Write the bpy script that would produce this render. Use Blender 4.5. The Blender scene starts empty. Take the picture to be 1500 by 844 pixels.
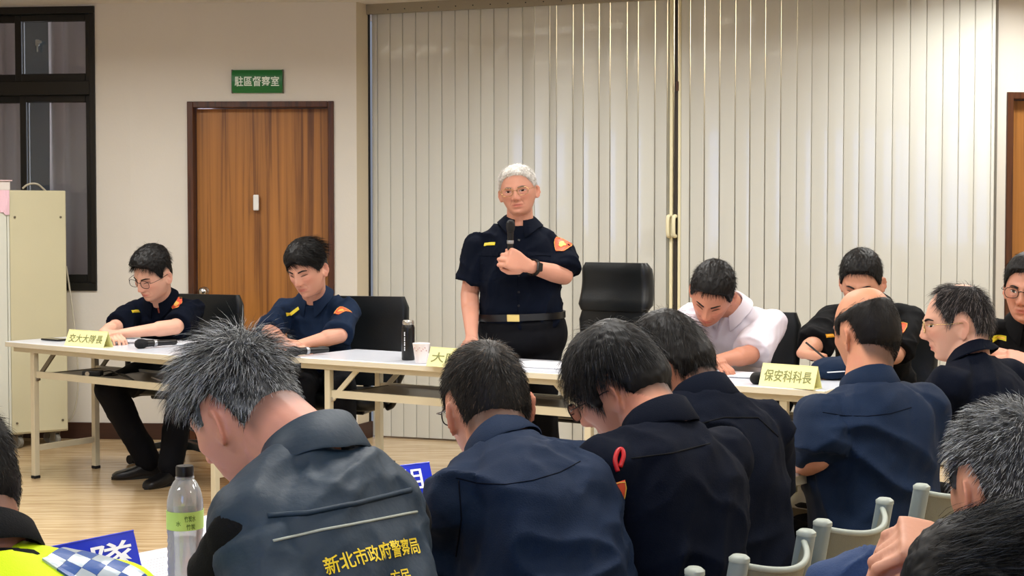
import bpy, bmesh, math, random
import numpy as np
from mathutils import Vector, Matrix
from mathutils.bvhtree import BVHTree
PI = math.pi
SC = bpy.context.scene
COL = SC.collection
random.seed(7)
RNG = np.random.default_rng(7)

# ------------------------------------------------------------------ camera
F = 2150.0; PITCH = math.radians(2.0); CAMZ = 1.40; SHIFT = -24.0
cam = bpy.data.cameras.new('camera'); camo = bpy.data.objects.new('camera', cam); COL.objects.link(camo)
camo.location = (0, 0, CAMZ); camo.rotation_euler = (PI/2 - PITCH, 0, 0)
cam.sensor_width = 36; cam.lens = 36*F/1500; cam.shift_y = SHIFT/1500; cam.clip_start = 0.05
SC.camera = camo
# ------------------------------------------------------------------ world, lamps, exposure
SC.view_settings.view_transform = 'Standard'; SC.view_settings.look = 'None'
SC.view_settings.gamma = 1; SC.view_settings.use_curve_mapping = False
SC.view_settings.exposure = 0.18
W = bpy.data.worlds.new('world'); SC.world = W; W.use_nodes = True
W.node_tree.nodes['Background'].inputs[0].default_value = (0.75, 0.82, 1.0, 1)
W.node_tree.nodes['Background'].inputs[1].default_value = 0.25
def area(name, loc, rot, sx, sy, power, col=(1, 1, 1), spread=180):
    l = bpy.data.lights.new(name, 'AREA'); l.shape = 'RECTANGLE'; l.size = sx; l.size_y = sy
    l.energy = power; l.color = col
    l.spread = math.radians(spread)
    o = bpy.data.objects.new(name, l); COL.objects.link(o); o.location = loc; o.rotation_euler = rot
    return o
LAMPS = [(x, y) for y in (0.6, 3.2, 5.5, 7.6) for x in (-2.4, 0.1, 2.6)]
for (x, y) in LAMPS:
    area('ceiling_lamp_light', (x, y, 2.742), (0, 0, 0), 1.15, 0.26, 24 if y < 2 else 34, (1.0, 0.985, 0.95), 162)

def at(px, py, Y):
    u = (px-750)/F; v = (422+SHIFT-py)/F
    d = np.array([u, math.cos(PITCH)+v*math.sin(PITCH), -math.sin(PITCH)+v*math.cos(PITCH)])
    return np.array([0, 0, CAMZ]) + d*(Y/d[1])
def atz(px, py, Z):
    u = (px-750)/F; v = (422+SHIFT-py)/F
    d = np.array([u, math.cos(PITCH)+v*math.sin(PITCH), -math.sin(PITCH)+v*math.cos(PITCH)])
    return np.array([0, 0, CAMZ]) + d*((Z-CAMZ)/d[2])

# ------------------------------------------------------------------ materials
def lin(c):
    return tuple(((v/255)/12.92 if v/255 <= 0.04045 else ((v/255+0.055)/1.055)**2.4) for v in c)
MATS = {}
def mat(name, rgb, rough=0.6, metal=0.0, bump=0.0, bscale=200.0, vary=0.0, vscale=6.0, spec=0.5, attr=False,
        trans=0.0, ior=1.45, emit=None, estr=0.0, sheen=0.0, coat=0.0, sss=0.0, stretch=None, translucent=0.0, alpha=1.0):
    if name in MATS: return MATS[name]
    m = bpy.data.materials.new(name); m.use_nodes = True; MATS[name] = m
    nt = m.node_tree; b = nt.nodes['Principled BSDF']; L = nt.links.new
    c = (*lin(rgb), 1)
    b.inputs['Base Color'].default_value = c
    b.inputs['Roughness'].default_value = rough; b.inputs['Metallic'].default_value = metal
    b.inputs['Specular IOR Level'].default_value = spec; b.inputs['IOR'].default_value = ior
    b.inputs['Transmission Weight'].default_value = trans
    b.inputs['Sheen Weight'].default_value = sheen; b.inputs['Coat Weight'].default_value = coat
    b.inputs['Alpha'].default_value = alpha
    if sss: 
        b.inputs['Subsurface Weight'].default_value = sss; b.inputs['Subsurface Scale'].default_value = 0.01
    if emit: b.inputs['Emission Color'].default_value = (*lin(emit), 1); b.inputs['Emission Strength'].default_value = estr
    tc = nt.nodes.new('ShaderNodeTexCoord'); mp = nt.nodes.new('ShaderNodeMapping'); L(tc.outputs['Object'], mp.inputs[0])
    if stretch: mp.inputs['Scale'].default_value = stretch
    src = None
    if attr:
        a = nt.nodes.new('ShaderNodeAttribute'); a.attribute_name = 'Col'
        src = a.outputs['Color']
    if vary > 0:
        n = nt.nodes.new('ShaderNodeTexNoise'); n.inputs['Scale'].default_value = vscale; n.inputs['Detail'].default_value = 5
        L(mp.outputs[0], n.inputs[0])
        r = nt.nodes.new('ShaderNodeMapRange'); r.inputs[1].default_value = 0.3; r.inputs[2].default_value = 0.7
        r.inputs[3].default_value = 1-vary; r.inputs[4].default_value = 1+vary*0.5
        L(n.outputs[0], r.inputs[0])
        mx = nt.nodes.new('ShaderNodeVectorMath'); mx.operation = 'SCALE'
        if src: L(src, mx.inputs[0])
        else: mx.inputs[0].default_value = c[:3]
        L(r.outputs[0], mx.inputs['Scale']); src = mx.outputs[0]
    if src: L(src, b.inputs['Base Color'])
    if bump > 0:
        n = nt.nodes.new('ShaderNodeTexNoise'); n.inputs['Scale'].default_value = bscale; n.inputs['Detail'].default_value = 3
        L(mp.outputs[0], n.inputs[0])
        bp = nt.nodes.new('ShaderNodeBump'); bp.inputs['Strength'].default_value = bump; bp.inputs['Distance'].default_value = 0.004
        L(n.outputs[0], bp.inputs['Height']); L(bp.outputs[0], b.inputs['Normal'])
    if translucent > 0:
        t = nt.nodes.new('ShaderNodeBsdfTranslucent'); t.inputs[0].default_value = c
        ms = nt.nodes.new('ShaderNodeMixShader'); ms.inputs[0].default_value = translucent
        L(b.outputs[0], ms.inputs[1]); L(t.outputs[0], ms.inputs[2]); L(ms.outputs[0], nt.nodes['Material Output'].inputs[0])
    return m

def thin_glass(name, tint=(235, 240, 238), rough=0.03, refl=0.12, milky=0.0, ior=1.5):
    if name in MATS: return MATS[name]
    m = bpy.data.materials.new(name); m.use_nodes = True; MATS[name] = m; nt = m.node_tree; L = nt.links.new
    nt.nodes.remove(nt.nodes['Principled BSDF'])
    t = nt.nodes.new('ShaderNodeBsdfTransparent'); t.inputs[0].default_value = (*lin(tint), 1)
    g = nt.nodes.new('ShaderNodeBsdfGlossy'); g.inputs['Roughness'].default_value = rough
    lw = nt.nodes.new('ShaderNodeFresnel'); lw.inputs[0].default_value = ior
    mx = nt.nodes.new('ShaderNodeMixShader'); ad = nt.nodes.new('ShaderNodeMath'); ad.operation = 'ADD'; ad.inputs[1].default_value = refl; ad.use_clamp = True
    L(lw.outputs[0], ad.inputs[0]); L(ad.outputs[0], mx.inputs[0]); L(t.outputs[0], mx.inputs[1]); L(g.outputs[0], mx.inputs[2])
    out = mx
    if milky:
        d = nt.nodes.new('ShaderNodeBsdfDiffuse'); d.inputs[0].default_value = (.85, .88, .9, 1); m2 = nt.nodes.new('ShaderNodeMixShader'); m2.inputs[0].default_value = milky
        L(mx.outputs[0], m2.inputs[1]); L(d.outputs[0], m2.inputs[2]); out = m2
    L(out.outputs[0], nt.nodes['Material Output'].inputs[0]); return m
# ------------------------------------------------------------------ shapes: (verts Nx3, faces list)
def mrg(*ps):
    V = []; Fc = []; o = 0
    for v, f in ps:
        v = np.asarray(v, float); V.append(v); Fc += [tuple(i+o for i in q) for q in f]; o += len(v)
    return np.vstack(V), Fc
def xf(p, M):
    v, f = p; M = np.array(M)
    return v @ M[:3, :3].T + M[:3, 3], f
def TR(loc=(0, 0, 0), rz=0, rx=0, ry=0, s=1):
    return np.array(Matrix.Translation(Vector(loc)) @ Matrix.Rotation(rz, 4, 'Z') @ Matrix.Rotation(ry, 4, 'Y') @ Matrix.Rotation(rx, 4, 'X') @ Matrix.Scale(s, 4))
_bc = {}
def box(x0, x1, y0, y1, z0, z1, bev=0.0, seg=1):
    sx, sy, sz = x1-x0, y1-y0, z1-z0
    k = (round(sx, 5), round(sy, 5), round(sz, 5), bev, seg)
    if k not in _bc:
        bm = bmesh.new(); bmesh.ops.create_cube(bm, size=1)
        for v in bm.verts: v.co.x *= sx; v.co.y *= sy; v.co.z *= sz
        if bev > 0: bmesh.ops.bevel(bm, geom=bm.edges[:], offset=bev, segments=seg, profile=0.5, affect='EDGES')
        bm.verts.index_update()
        _bc[k] = (np.array([v.co[:] for v in bm.verts]), [tuple(v.index for v in f.verts) for f in bm.faces]); bm.free()
    v, f = _bc[k]
    return v + np.array([(x0+x1)/2, (y0+y1)/2, (z0+z1)/2]), f
def nrm(v):
    v = np.asarray(v, float); return v/(np.linalg.norm(v, axis=-1, keepdims=True)+1e-12)
def loft(rings, cap=True, closed=False):
    n = len(rings[0]); m = len(rings)
    V = np.vstack(rings); Fc = []
    for i in range(m if closed else m-1):
        a = i*n; b = ((i+1) % m)*n
        for j in range(n):
            k = (j+1) % n; Fc.append((a+j, a+k, b+k, b+j))
    if cap and not closed:
        Fc.append(tuple(range(n-1, -1, -1))); Fc.append(tuple((m-1)*n+j for j in range(n)))
    return V, Fc
def perp(d):
    d = nrm(d); a = np.array([0, 0, 1.0]) if abs(d[2]) < 0.9 else np.array([1.0, 0, 0])
    u = nrm(np.cross(a, d)); return u, np.cross(d, u)
def cyl(p0, p1, r0, r1=None, n=16):
    r1 = r0 if r1 is None else r1; p0 = np.array(p0, float); p1 = np.array(p1, float)
    u, w = perp(p1-p0); t = np.arange(n)*2*PI/n
    c = np.outer(np.cos(t), u)+np.outer(np.sin(t), w)
    return loft([p0+c*r0, p1+c*r1])
def capsule(p0, p1, r0, r1, n=16, k=4, flat=1.0, fax=None):
    p0 = np.array(p0, float); p1 = np.array(p1, float); d = nrm(p1-p0); u, w = perp(d); t = np.arange(n)*2*PI/n
    c = np.outer(np.cos(t), u)+np.outer(np.sin(t), w); R = []
    for i in range(k):
        a = -PI/2+(i+0.35)/k*PI/2*0.99; R.append(p0+d*r0*math.sin(a)+c*r0*math.cos(a))
    R.append(p0+c*r0); R.append((p0+p1)/2+c*(r0+r1)/2); R.append(p1+c*r1)
    for i in range(k-1, -1, -1):
        a = PI/2-(i+0.35)/k*PI/2*0.99; R.append(p1+d*r1*math.sin(a)+c*r1*math.cos(a))
    V, Fc = loft(R)
    if fax is not None:
        fax = nrm(fax); q = (V-p0)@fax; q0 = (p1-p0)@fax
        L = np.clip(((V-p0)@d)/(np.linalg.norm(p1-p0)+1e-9), 0, 1)
        V = V-np.outer((q-L*q0)*(1-flat), fax)
    return V, Fc
def ell(c, r, n=20, m=12, R=None):
    t = np.arange(n)*2*PI/n; rings = []
    for i in range(m):
        a = -PI/2+(i+0.5)/m*PI
        rings.append(np.stack([np.cos(t)*math.cos(a), np.sin(t)*math.cos(a), np.full(n, math.sin(a))], 1)*np.array(r))
    V, Fc = loft(rings)
    if R is not None: V = V@np.array(R)[:3, :3].T
    return V+np.array(c), Fc
def tube(pts, r, n=8, sub=6, rr=None):
    P = np.array(pts, float)
    if sub > 1 and len(P) > 2:
        Q = []
        for i in range(len(P)-1):
            a = P[max(i-1, 0)]; b = P[i]; c = P[i+1]; d = P[min(i+2, len(P)-1)]
            for k in range(sub):
                t = k/sub; Q.append(0.5*((2*b)+(-a+c)*t+(2*a-5*b+4*c-d)*t*t+(-a+3*b-3*c+d)*t**3))
        Q.append(P[-1]); P = np.array(Q)
    rings = []; t = np.arange(n)*2*PI/n; u = None
    for i in range(len(P)):
        d = nrm(P[min(i+1, len(P)-1)]-P[max(i-1, 0)])
        if u is None: u, w = perp(d)
        else: u = nrm(u-d*(u@d)); w = np.cross(d, u)
        ri = r if rr is None else r*np.interp(i/(len(P)-1), np.linspace(0, 1, len(rr)), rr)
        rings.append(P[i]+(np.outer(np.cos(t), u)+np.outer(np.sin(t), w))*ri)
    return loft(rings)
def lathe(prof, n=32):
    t = np.arange(n)*2*PI/n
    return loft([np.stack([np.cos(t)*r, np.sin(t)*r, np.full(n, z)], 1) for r, z in prof])
def prism(poly, z0, z1):
    p = np.array(poly, float); return loft([np.c_[p, np.full(len(p), z0)], np.c_[p, np.full(len(p), z1)]])
def rrect(w, h, r, k=4):
    P = []
    for cx, cy, a0 in ((w/2-r, h/2-r, 0), (-w/2+r, h/2-r, 90), (-w/2+r, -h/2+r, 180), (w/2-r, -h/2+r, 270)):
        for i in range(k+1):
            a = math.radians(a0+90*i/k); P.append((cx+r*math.cos(a), cy+r*math.sin(a)))
    return np.array(P)

# ------------------------------------------------------------------ objects
def mk(name, shape, m, parent=None, smooth=False, cols=None, fmat=None, kind=None, base=None, angle=None):
    """world-space shape -> ONE mesh object, origin at parent's base (or its own)"""
    V, Fc = shape; V = np.asarray(V, float)
    if parent is not None: o0 = np.array(WLOC[parent])
    elif base is not None: o0 = np.array(base, float)
    else: o0 = np.array([(V[:, 0].min()+V[:, 0].max())/2, (V[:, 1].min()+V[:, 1].max())/2, V[:, 2].min()])
    me = bpy.data.meshes.new(name)
    V2 = V-o0
    if len(Fc) and isinstance(Fc, np.ndarray):
        n = len(Fc); k = Fc.shape[1]
        me.vertices.add(len(V2)); me.vertices.foreach_set('co', V2.astype(np.float32).ravel())
        me.loops.add(n*k); me.loops.foreach_set('vertex_index', Fc.astype(np.int32).ravel())
        me.polygons.add(n); me.polygons.foreach_set('loop_start', (np.arange(n)*k).astype(np.int32))
        me.update(calc_edges=True)
    else:
        me.from_pydata(V2.tolist(), [], Fc); me.update()
    for mm in (m if isinstance(m, (list, tuple)) else [m]): me.materials.append(mm)
    if fmat is not None: me.polygons.foreach_set('material_index', np.asarray(fmat, np.int32))
    if cols is not None:
        a = me.color_attributes.new('Col', 'FLOAT_COLOR', 'POINT')
        a.data.foreach_set('color', np.c_[cols, np.ones(len(cols))].astype(np.float32).ravel())
    if smooth:
        me.polygons.foreach_set('use_smooth', np.ones(len(me.polygons), bool))
        if angle: me.set_sharp_from_angle(angle=math.radians(angle))
    o = bpy.data.objects.new(name, me); COL.objects.link(o)
    if parent is not None: o.parent = parent
    else: o.location = o0
    WLOC[o] = tuple(o0)
    if kind: o['kind'] = kind
    return o
WLOC = {}
def tag(o, label=None, cat=None, group=None, kind=None):
    if label: o['label'] = label
    if cat: o['category'] = cat
    if group: o['group'] = group
    if kind: o['kind'] = kind
    return o
def thing(name, label, cat, loc, group=None):
    o = bpy.data.objects.new(name, None); o.empty_display_size = 0.05; COL.objects.link(o); o.location = tuple(loc); WLOC[o] = tuple(loc)
    return tag(o, label, cat, group)
def copy_thing(o, loc, rz, label=None):
    def rec(s, par):
        c = s.copy(); COL.objects.link(c)
        if par is not None: c.parent = par
        for ch in s.children: rec(ch, c)
        return c
    r = rec(o, None); r.location = loc; r.rotation_euler = (0, 0, rz); WLOC[r] = tuple(loc)
    if label: r['label'] = label
    return r
# value noise, vectorised
_pt = RNG.random(4096)
def vn(P):
    P = np.asarray(P, float); i = np.floor(P).astype(int); f = P-i; f = f*f*(3-2*f)
    def h(a, b, c): return _pt[(a*73+b*179+c*283+((a*b) & 63)*11+((b*c) & 31)*7) & 4095]
    r = 0
    for dx in (0, 1):
        for dy in (0, 1):
            for dz in (0, 1):
                w = (f[:, 0] if dx else 1-f[:, 0])*(f[:, 1] if dy else 1-f[:, 1])*(f[:, 2] if dz else 1-f[:, 2])
                r = r+w*h(i[:, 0]+dx, i[:, 1]+dy, i[:, 2]+dz)
    return r*2-1
def ss(a, b, x): t = np.clip((np.asarray(x, float)-a)/(b-a), 0, 1); return t*t*(3-2*t)
def vnormals(V, Fq):
    Fq = np.asarray(Fq); a = V[Fq[:, 2]]-V[Fq[:, 0]]; b = V[Fq[:, -1]]-V[Fq[:, 1]]; n = np.cross(a, b)
    N = np.zeros_like(V)
    for k in range(Fq.shape[1]): np.add.at(N, Fq[:, k], n)
    return nrm(N)
def voxel(shape, vox, smooth=2):
    V, Fc = shape
    me = bpy.data.meshes.new('tmp'); me.from_pydata(np.asarray(V).tolist(), [], [tuple(int(i) for i in f) for f in Fc]); me.update()
    o = bpy.data.objects.new('tmp', me); COL.objects.link(o)
    r = o.modifiers.new('r', 'REMESH'); r.mode = 'VOXEL'; r.voxel_size = vox
    if smooth:
        s = o.modifiers.new('s', 'SMOOTH'); s.factor = 0.5; s.iterations = smooth
    dg = bpy.context.evaluated_depsgraph_get(); e = o.evaluated_get(dg); m2 = e.to_mesh()
    n = len(m2.vertices); v = np.empty(n*3, np.float32); m2.vertices.foreach_get('co', v); v = v.reshape(-1, 3).astype(float)
    k = len(m2.polygons); li = np.empty(len(m2.loops), np.int32); m2.loops.foreach_get('vertex_index', li)
    q = li.reshape(k, -1)
    e.to_mesh_clear(); bpy.data.objects.remove(o); bpy.data.meshes.remove(me)
    return v, q
def bvh(V, Fc): return BVHTree.FromPolygons([Vector(v) for v in V], [tuple(int(i) for i in f) for f in Fc])
def text2d(s, size=1.0):
    cu = bpy.data.curves.new('t', 'FONT'); cu.body = s; cu.size = 1.0; cu.resolution_u = 3; cu.offset = 0.012
    o = bpy.data.objects.new('t', cu); COL.objects.link(o)
    dg = bpy.context.evaluated_depsgraph_get(); me = bpy.data.meshes.new_from_object(o.evaluated_get(dg))
    V = np.array([v.co[:] for v in me.vertices]); Fc = [tuple(p.vertices) for p in me.polygons]
    bpy.data.objects.remove(o); bpy.data.curves.remove(cu); bpy.data.meshes.remove(me)
    return V, Fc
def text_flat(s, c, u, v, w, h, off=0.0):
    """glyph mesh fitted to w x h, centred at c in plane (u,v)"""
    V, Fc = text2d(s); mn = V.min(0); mx = V.max(0)
    x = (V[:, 0]-(mn[0]+mx[0])/2)/(mx[0]-mn[0])*w; y = (V[:, 1]-(mn[1]+mx[1])/2)/(mx[1]-mn[1])*h
    u = nrm(u); v = nrm(v); n = np.cross(u, v)
    return np.array(c)+np.outer(x, u)+np.outer(y, v)+n*off, Fc
def project(V2, c, u, v, tree, off, back=0.3, thick=0.0):
    """2-D points (N,2) cast along -(u x v) onto a surface"""
    u = nrm(u); v = nrm(v); n = np.cross(u, v); out = []; last = 0.0
    for x, y in V2:
        o = np.array(c)+u*x+v*y
        h = tree.ray_cast(Vector(o+n*back), Vector(-n), back*2.5)
        if h[0] is None: d = last
        else: d = (np.array(h[0])-o)@n; last = d
        out.append(o+n*(d+off))
    return np.array(out)
def patch(c, u, v, w, h, tree, off, nx=6, ny=4, outline=None, back=0.15):
    """thin cloth-like patch with real thickness, wrapped on a surface"""
    xs = np.linspace(-w/2, w/2, nx+1); ys = np.linspace(-h/2, h/2, ny+1); P = []
    for y in ys:
        k = 1.0 if outline is None else outline((y+h/2)/h)
        for x in xs: P.append((x*k, y))
    A = project(P, c, u, v, tree, off, back); n = np.cross(nrm(u), nrm(v)); B = A-n*(off+0.002)
    N = len(A); Fc = []
    for j in range(ny):
        for i in range(nx):
            a = j*(nx+1)+i; Fc.append((a, a+1, a+nx+2, a+nx+1))
    rim = [i for i in range(nx+1)]+[j*(nx+1)+nx for j in range(1, ny+1)]+[ny*(nx+1)+i for i in range(nx-1, -1, -1)]+[j*(nx+1) for j in range(ny-1, 0, -1)]
    for a, b in zip(rim, rim[1:]+rim[:1]): Fc.append((b, a, a+N, b+N))
    return np.vstack([A, B]), Fc
# ================================================================== ROOM
M_wall = mat('wall_paint', (210, 205, 195), 0.75, bump=0.12, bscale=60, vary=0.025, vscale=2.5)
M_wall2 = mat('pilaster_paint', (202, 191, 168), 0.75, bump=0.12, bscale=60)
M_ceil = mat('ceiling_paint', (214, 208, 198), 0.9)
M_pvc = mat('partition_plastic', (208, 208, 200), 0.14, bump=0.05, bscale=40, spec=0.5, coat=0.5, translucent=0.12)
M_cream = mat('cream_plastic', (222, 214, 178), 0.45)
M_black = mat('black_plastic', (12, 12, 13), 0.4)
M_frame = mat('window_aluminium', (20, 19, 17), 0.42, metal=0.2)
M_chrome = mat('chrome', (200, 200, 200), 0.18, metal=1.0)
M_white = mat('white_plastic', (225, 225, 222), 0.4)
M_rubber = mat('rubber', (18, 18, 18), 0.8)
M_skirt = mat('baseboard_wood', (58, 32, 20), 0.45, vary=0.2, vscale=9, stretch=(0.3, 0.3, 6))
def wood(name, base, dark, rough, sx):
    m = mat(name, base, rough); nt = m.node_tree; b = nt.nodes['Principled BSDF']; L = nt.links.new
    tc = nt.nodes.new('ShaderNodeTexCoord'); mp = nt.nodes.new('ShaderNodeMapping'); mp.inputs['Scale'].default_value = sx
    L(tc.outputs['Object'], mp.inputs[0])
    n = nt.nodes.new('ShaderNodeTexNoise'); n.inputs['Scale'].default_value = 5.0; n.inputs['Detail'].default_value = 6; n.inputs['Distortion'].default_value = 0.6; n.inputs['Roughness'].default_value = 0.62
    L(mp.outputs[0], n.inputs[0])
    cr = nt.nodes.new('ShaderNodeValToRGB'); e = cr.color_ramp.elements
    e[0].position = 0.34; e[0].color = (*lin(dark), 1); e[1].position = 0.50; e[1].color = (*lin(base), 1)
    x = e.new(0.68); x.color = (*[min(1, v*1.25) for v in lin(base)], 1)
    x = e.new(0.42); x.color = (*[(p+q)/2 for p, q in zip(lin(base), lin(dark))], 1)
    L(n.outputs[0], cr.inputs[0]); L(cr.outputs[0], b.inputs['Base Color'])
    return m
M_door = wood('door_veneer', (152, 100, 46), (96, 56, 22), 0.38, (5.0, 1.0, 0.10))
M_dframe = wood('door_frame_wood', (74, 40, 20), (44, 22, 12), 0.4, (8, 8, 0.5))

# floor: pale glossy vinyl printed with fine oak grain
M_floor = mat('oak_floor', (196, 170, 128), 0.22)
nt = M_floor.node_tree; b = nt.nodes['Principled BSDF']; L = nt.links.new
tc = nt.nodes.new('ShaderNodeTexCoord'); mp = nt.nodes.new('ShaderNodeMapping'); mp.inputs['Rotation'].default_value = (0, 0, math.radians(-16)); mp.inputs['Scale'].default_value = (0.9, 14, 1)
L(tc.outputs['Object'], mp.inputs[0])
n = nt.nodes.new('ShaderNodeTexNoise'); n.inputs['Scale'].default_value = 3.5; n.inputs['Detail'].default_value = 6; n.inputs['Roughness'].default_value = 0.6; L(mp.outputs[0], n.inputs[0])
cr = nt.nodes.new('ShaderNodeValToRGB'); e = cr.color_ramp.elements
e[0].position = 0.32; e[0].color = (*lin((168, 138, 96)), 1); e[1].position = 0.66; e[1].color = (*lin((212, 188, 150)), 1)
L(n.outputs[0], cr.inputs[0]); L(cr.outputs[0], b.inputs['Base Color'])
b.inputs['Coat Weight'].default_value = 0.25; b.inputs['Coat Roughness'].default_value = 0.12

RX0, RX1, RY0 = -4.6, 4.2, -2.0
CEIL = 2.775
# plan of the far side, left to right (x, y)
def plan(px, ppm): Y = F/ppm; return np.array([(px-750)/F*Y, Y])
pWL = plan(-160, 226); pK = plan(192, 230); pB = plan(523, 231.5); pC = plan(543, 227.5); pD = plan(1456, 262); pE = plan(1459, 258); pF = plan(1800, 251)
pWL = pK+(pWL-pK)*((RX0-pK[0])/(pWL[0]-pK[0])); pF = pE+(pF-pE)*((RX1-pE[0])/(pF[0]-pE[0]))
mk('floor', box(RX0-0.2, RX1+0.2, RY0-0.2, 10.2, -0.1, 0), M_floor, kind='structure')
mk('ceiling', box(RX0-0.2, RX1+0.2, RY0-0.2, 10.2, CEIL, CEIL+0.1), M_ceil, kind='structure')
def wallseg(name, a, b, m, z0=0, z1=CEIL, th=0.12, holes=(), kind='structure'):
    """vertical wall from plan point a to b, thickness away from the room; holes = (s0,s1,z0,z1) along it"""
    d = nrm(b-a); L_ = np.linalg.norm(b-a); n = np.array([-d[1], d[0]])
    xs = sorted({0, L_, *[h[0] for h in holes], *[h[1] for h in holes]}); ps = []
    for s0, s1 in zip(xs, xs[1:]):
        zs = [(z0, z1)]
        for h in holes:
            if h[0] <= s0+1e-6 and h[1] >= s1-1e-6: zs = [q for zz in zs for q in ((zz[0], h[2]), (h[3], zz[1])) if q[1]-q[0] > 1e-4]
        for q in zs: ps.append(box(s0, s1, 0, th, q[0], q[1]))
    V, Fc = mrg(*ps); V2 = np.c_[a[0]+V[:, 0]*d[0]+V[:, 1]*n[0], a[1]+V[:, 0]*d[1]+V[:, 1]*n[1], V[:, 2]]
    return mk(name, (V2, Fc), m, kind=kind)
def hit(px, a, b):
    """plan point where the ray through pixel column px meets line ab, as distance along it"""
    k = (px-750)/F; d = nrm(b-a)
    # x = k*y : a.x + s d.x = k (a.y + s d.y)
    return (k*a[1]-a[0])/(d[0]-k*d[1])
def along(a, b, s, off=0.0, z=0.0):
    d = nrm(b-a); n = np.array([d[1], -d[0]]); p = a+d*s+n*off; return np.array([p[0], p[1], z])
# window_1 in the left stretch of wall
s_w1 = hit(142, pWL, pK)
wz0 = at(140, 426, along(pWL, pK, s_w1)[1])[2]
wallseg('wall_left', pWL, pK, M_wall, holes=[(0.25, s_w1, wz0, 2.76)])
ds0, ds1 = hit(276, pK, pB), hit(490, pK, pB); dtop = at(300, 149, along(pK, pB, ds0)[1])[2]
wallseg('wall_back', pK, pB, M_wall, holes=[(ds0, ds1, 0, dtop)])
wallseg('wall_pilaster', pB, pC, M_wall2)
e0 = hit(1472, pE, pF); etop = at(1472, 135, along(pE, pF, e0)[1])[2]
wallseg('wall_right_back', pE, pF, M_wall, holes=[(e0, e0+1.0, 0, etop)])
wallseg('wall_recess', pC+np.array([0.0, 0.28]), pD+np.array([0.05, 0.28]), M_wall, z0=0)
wallseg('wall_reveal', pD+np.array([0.0, 0.33]), pE, M_wall, th=0.03)
wallseg('wall_west', np.array([RX0, RY0]), np.array([RX0, 10.1]), M_wall, th=-0.12*-1)
wallseg('wall_east', np.array([RX1, 10.1]), np.array([RX1, RY0]), M_wall, holes=[])
wallseg('wall_rear', np.array([RX1, RY0]), np.array([RX0, RY0]), M_wall, holes=[(4.6, 7.0, 0.95, 2.65)])

# ---- baseboards
def strip(name, a, b, s0, s1, z0, z1, th, m, parent=None, off=0.0, kind='structure'):
    d = nrm(b-a); n = np.array([d[1], -d[0]]); V, Fc = box(s0, s1, off, off+th, z0, z1, 0.003)
    V2 = np.c_[a[0]+V[:, 0]*d[0]+V[:, 1]*n[0], a[1]+V[:, 0]*d[1]+V[:, 1]*n[1], V[:, 2]]
    return mk(name, (V2, [f[::-1] for f in Fc]), m, parent=parent, kind=kind if parent is None else None)
strip('baseboard_left', pWL, pK, 0, np.linalg.norm(pK-pWL), 0, 0.105, 0.014, M_skirt)
strip('baseboard_back', pK, pB, 0, ds0-0.002, 0, 0.105, 0.014, M_skirt)
strip('baseboard_door_side', pK, pB, ds1+0.002, np.linalg.norm(pB-pK), 0, 0.105, 0.014, M_skirt)
strip('baseboard_pilaster', pB, pC, 0, np.linalg.norm(pC-pB), 0, 0.105, 0.014, M_skirt)

# ---- doors
def build_door(idx, a, b, s0, s1, top, full=True):
    d = thing('door_%d' % idx, None, None, along(a, b, (s0+s1)/2)); d['kind'] = 'structure'
    fw = 0.038
    for nm, q0, q1, z0, z1 in (('door_jamb', s0, s0+fw, 0, top), ('door_jamb', s1-fw, s1, 0, top), ('door_head', s0+fw, s1-fw, top-fw, top)):
        strip(nm, a, b, q0, q1, z0, z1, 0.13, M_dframe, parent=d, off=-0.115)
    leaf = strip('door_leaf', a, b, s0+fw+0.003, s1-fw-0.003, 0.008, top-fw-0.003, 0.04, M_door, parent=d, off=-0.10)
    strip('threshold', a, b, s0, s1, 0, 0.006, 0.12, M_skirt, parent=d, off=-0.115)
    return d, leaf
d1, leaf1 = build_door(1, pK, pB, ds0, ds1, dtop)
# white pull handle in the middle of the leaf, chrome knob at its left edge
sH = hit(374, pK, pB); c = along(pK, pB, sH, -0.05); zH = at(374, 297, c[1])[2]
dd = nrm(pB-pK)
Mh = TR((c[0], c[1], zH), rz=math.atan2(dd[1], dd[0])); 
hp = mrg(xf(box(-0.018, 0.018, -0.03, -0.012, -0.05, 0.05, 0.006, 2), Mh), xf(box(-0.010, 0.010, -0.014, 0.012, 0.03, 0.045), Mh), xf(box(-0.010, 0.010, -0.014, 0.012, -0.045, -0.03), Mh))
hh = mk('pull_handle', hp, M_white, parent=d1)
sK = hit(296, pK, pB); c = along(pK, pB, sK, -0.06); zK = at(296, 427, c[1])[2]; Mk = TR((c[0], c[1], zK), rz=math.atan2(dd[1], dd[0]), rx=PI/2)
mk('door_knob', xf(lathe([(0.001, -0.0), (0.030, 0.0), (0.031, 0.006), (0.012, 0.010), (0.011, 0.035), (0.024, 0.042), (0.029, 0.056), (0.024, 0.070), (0.001, 0.074)], 24), Mk), M_chrome, parent=d1, smooth=True)
build_door(2, pE, pF, e0, e0+1.0, etop)

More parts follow.
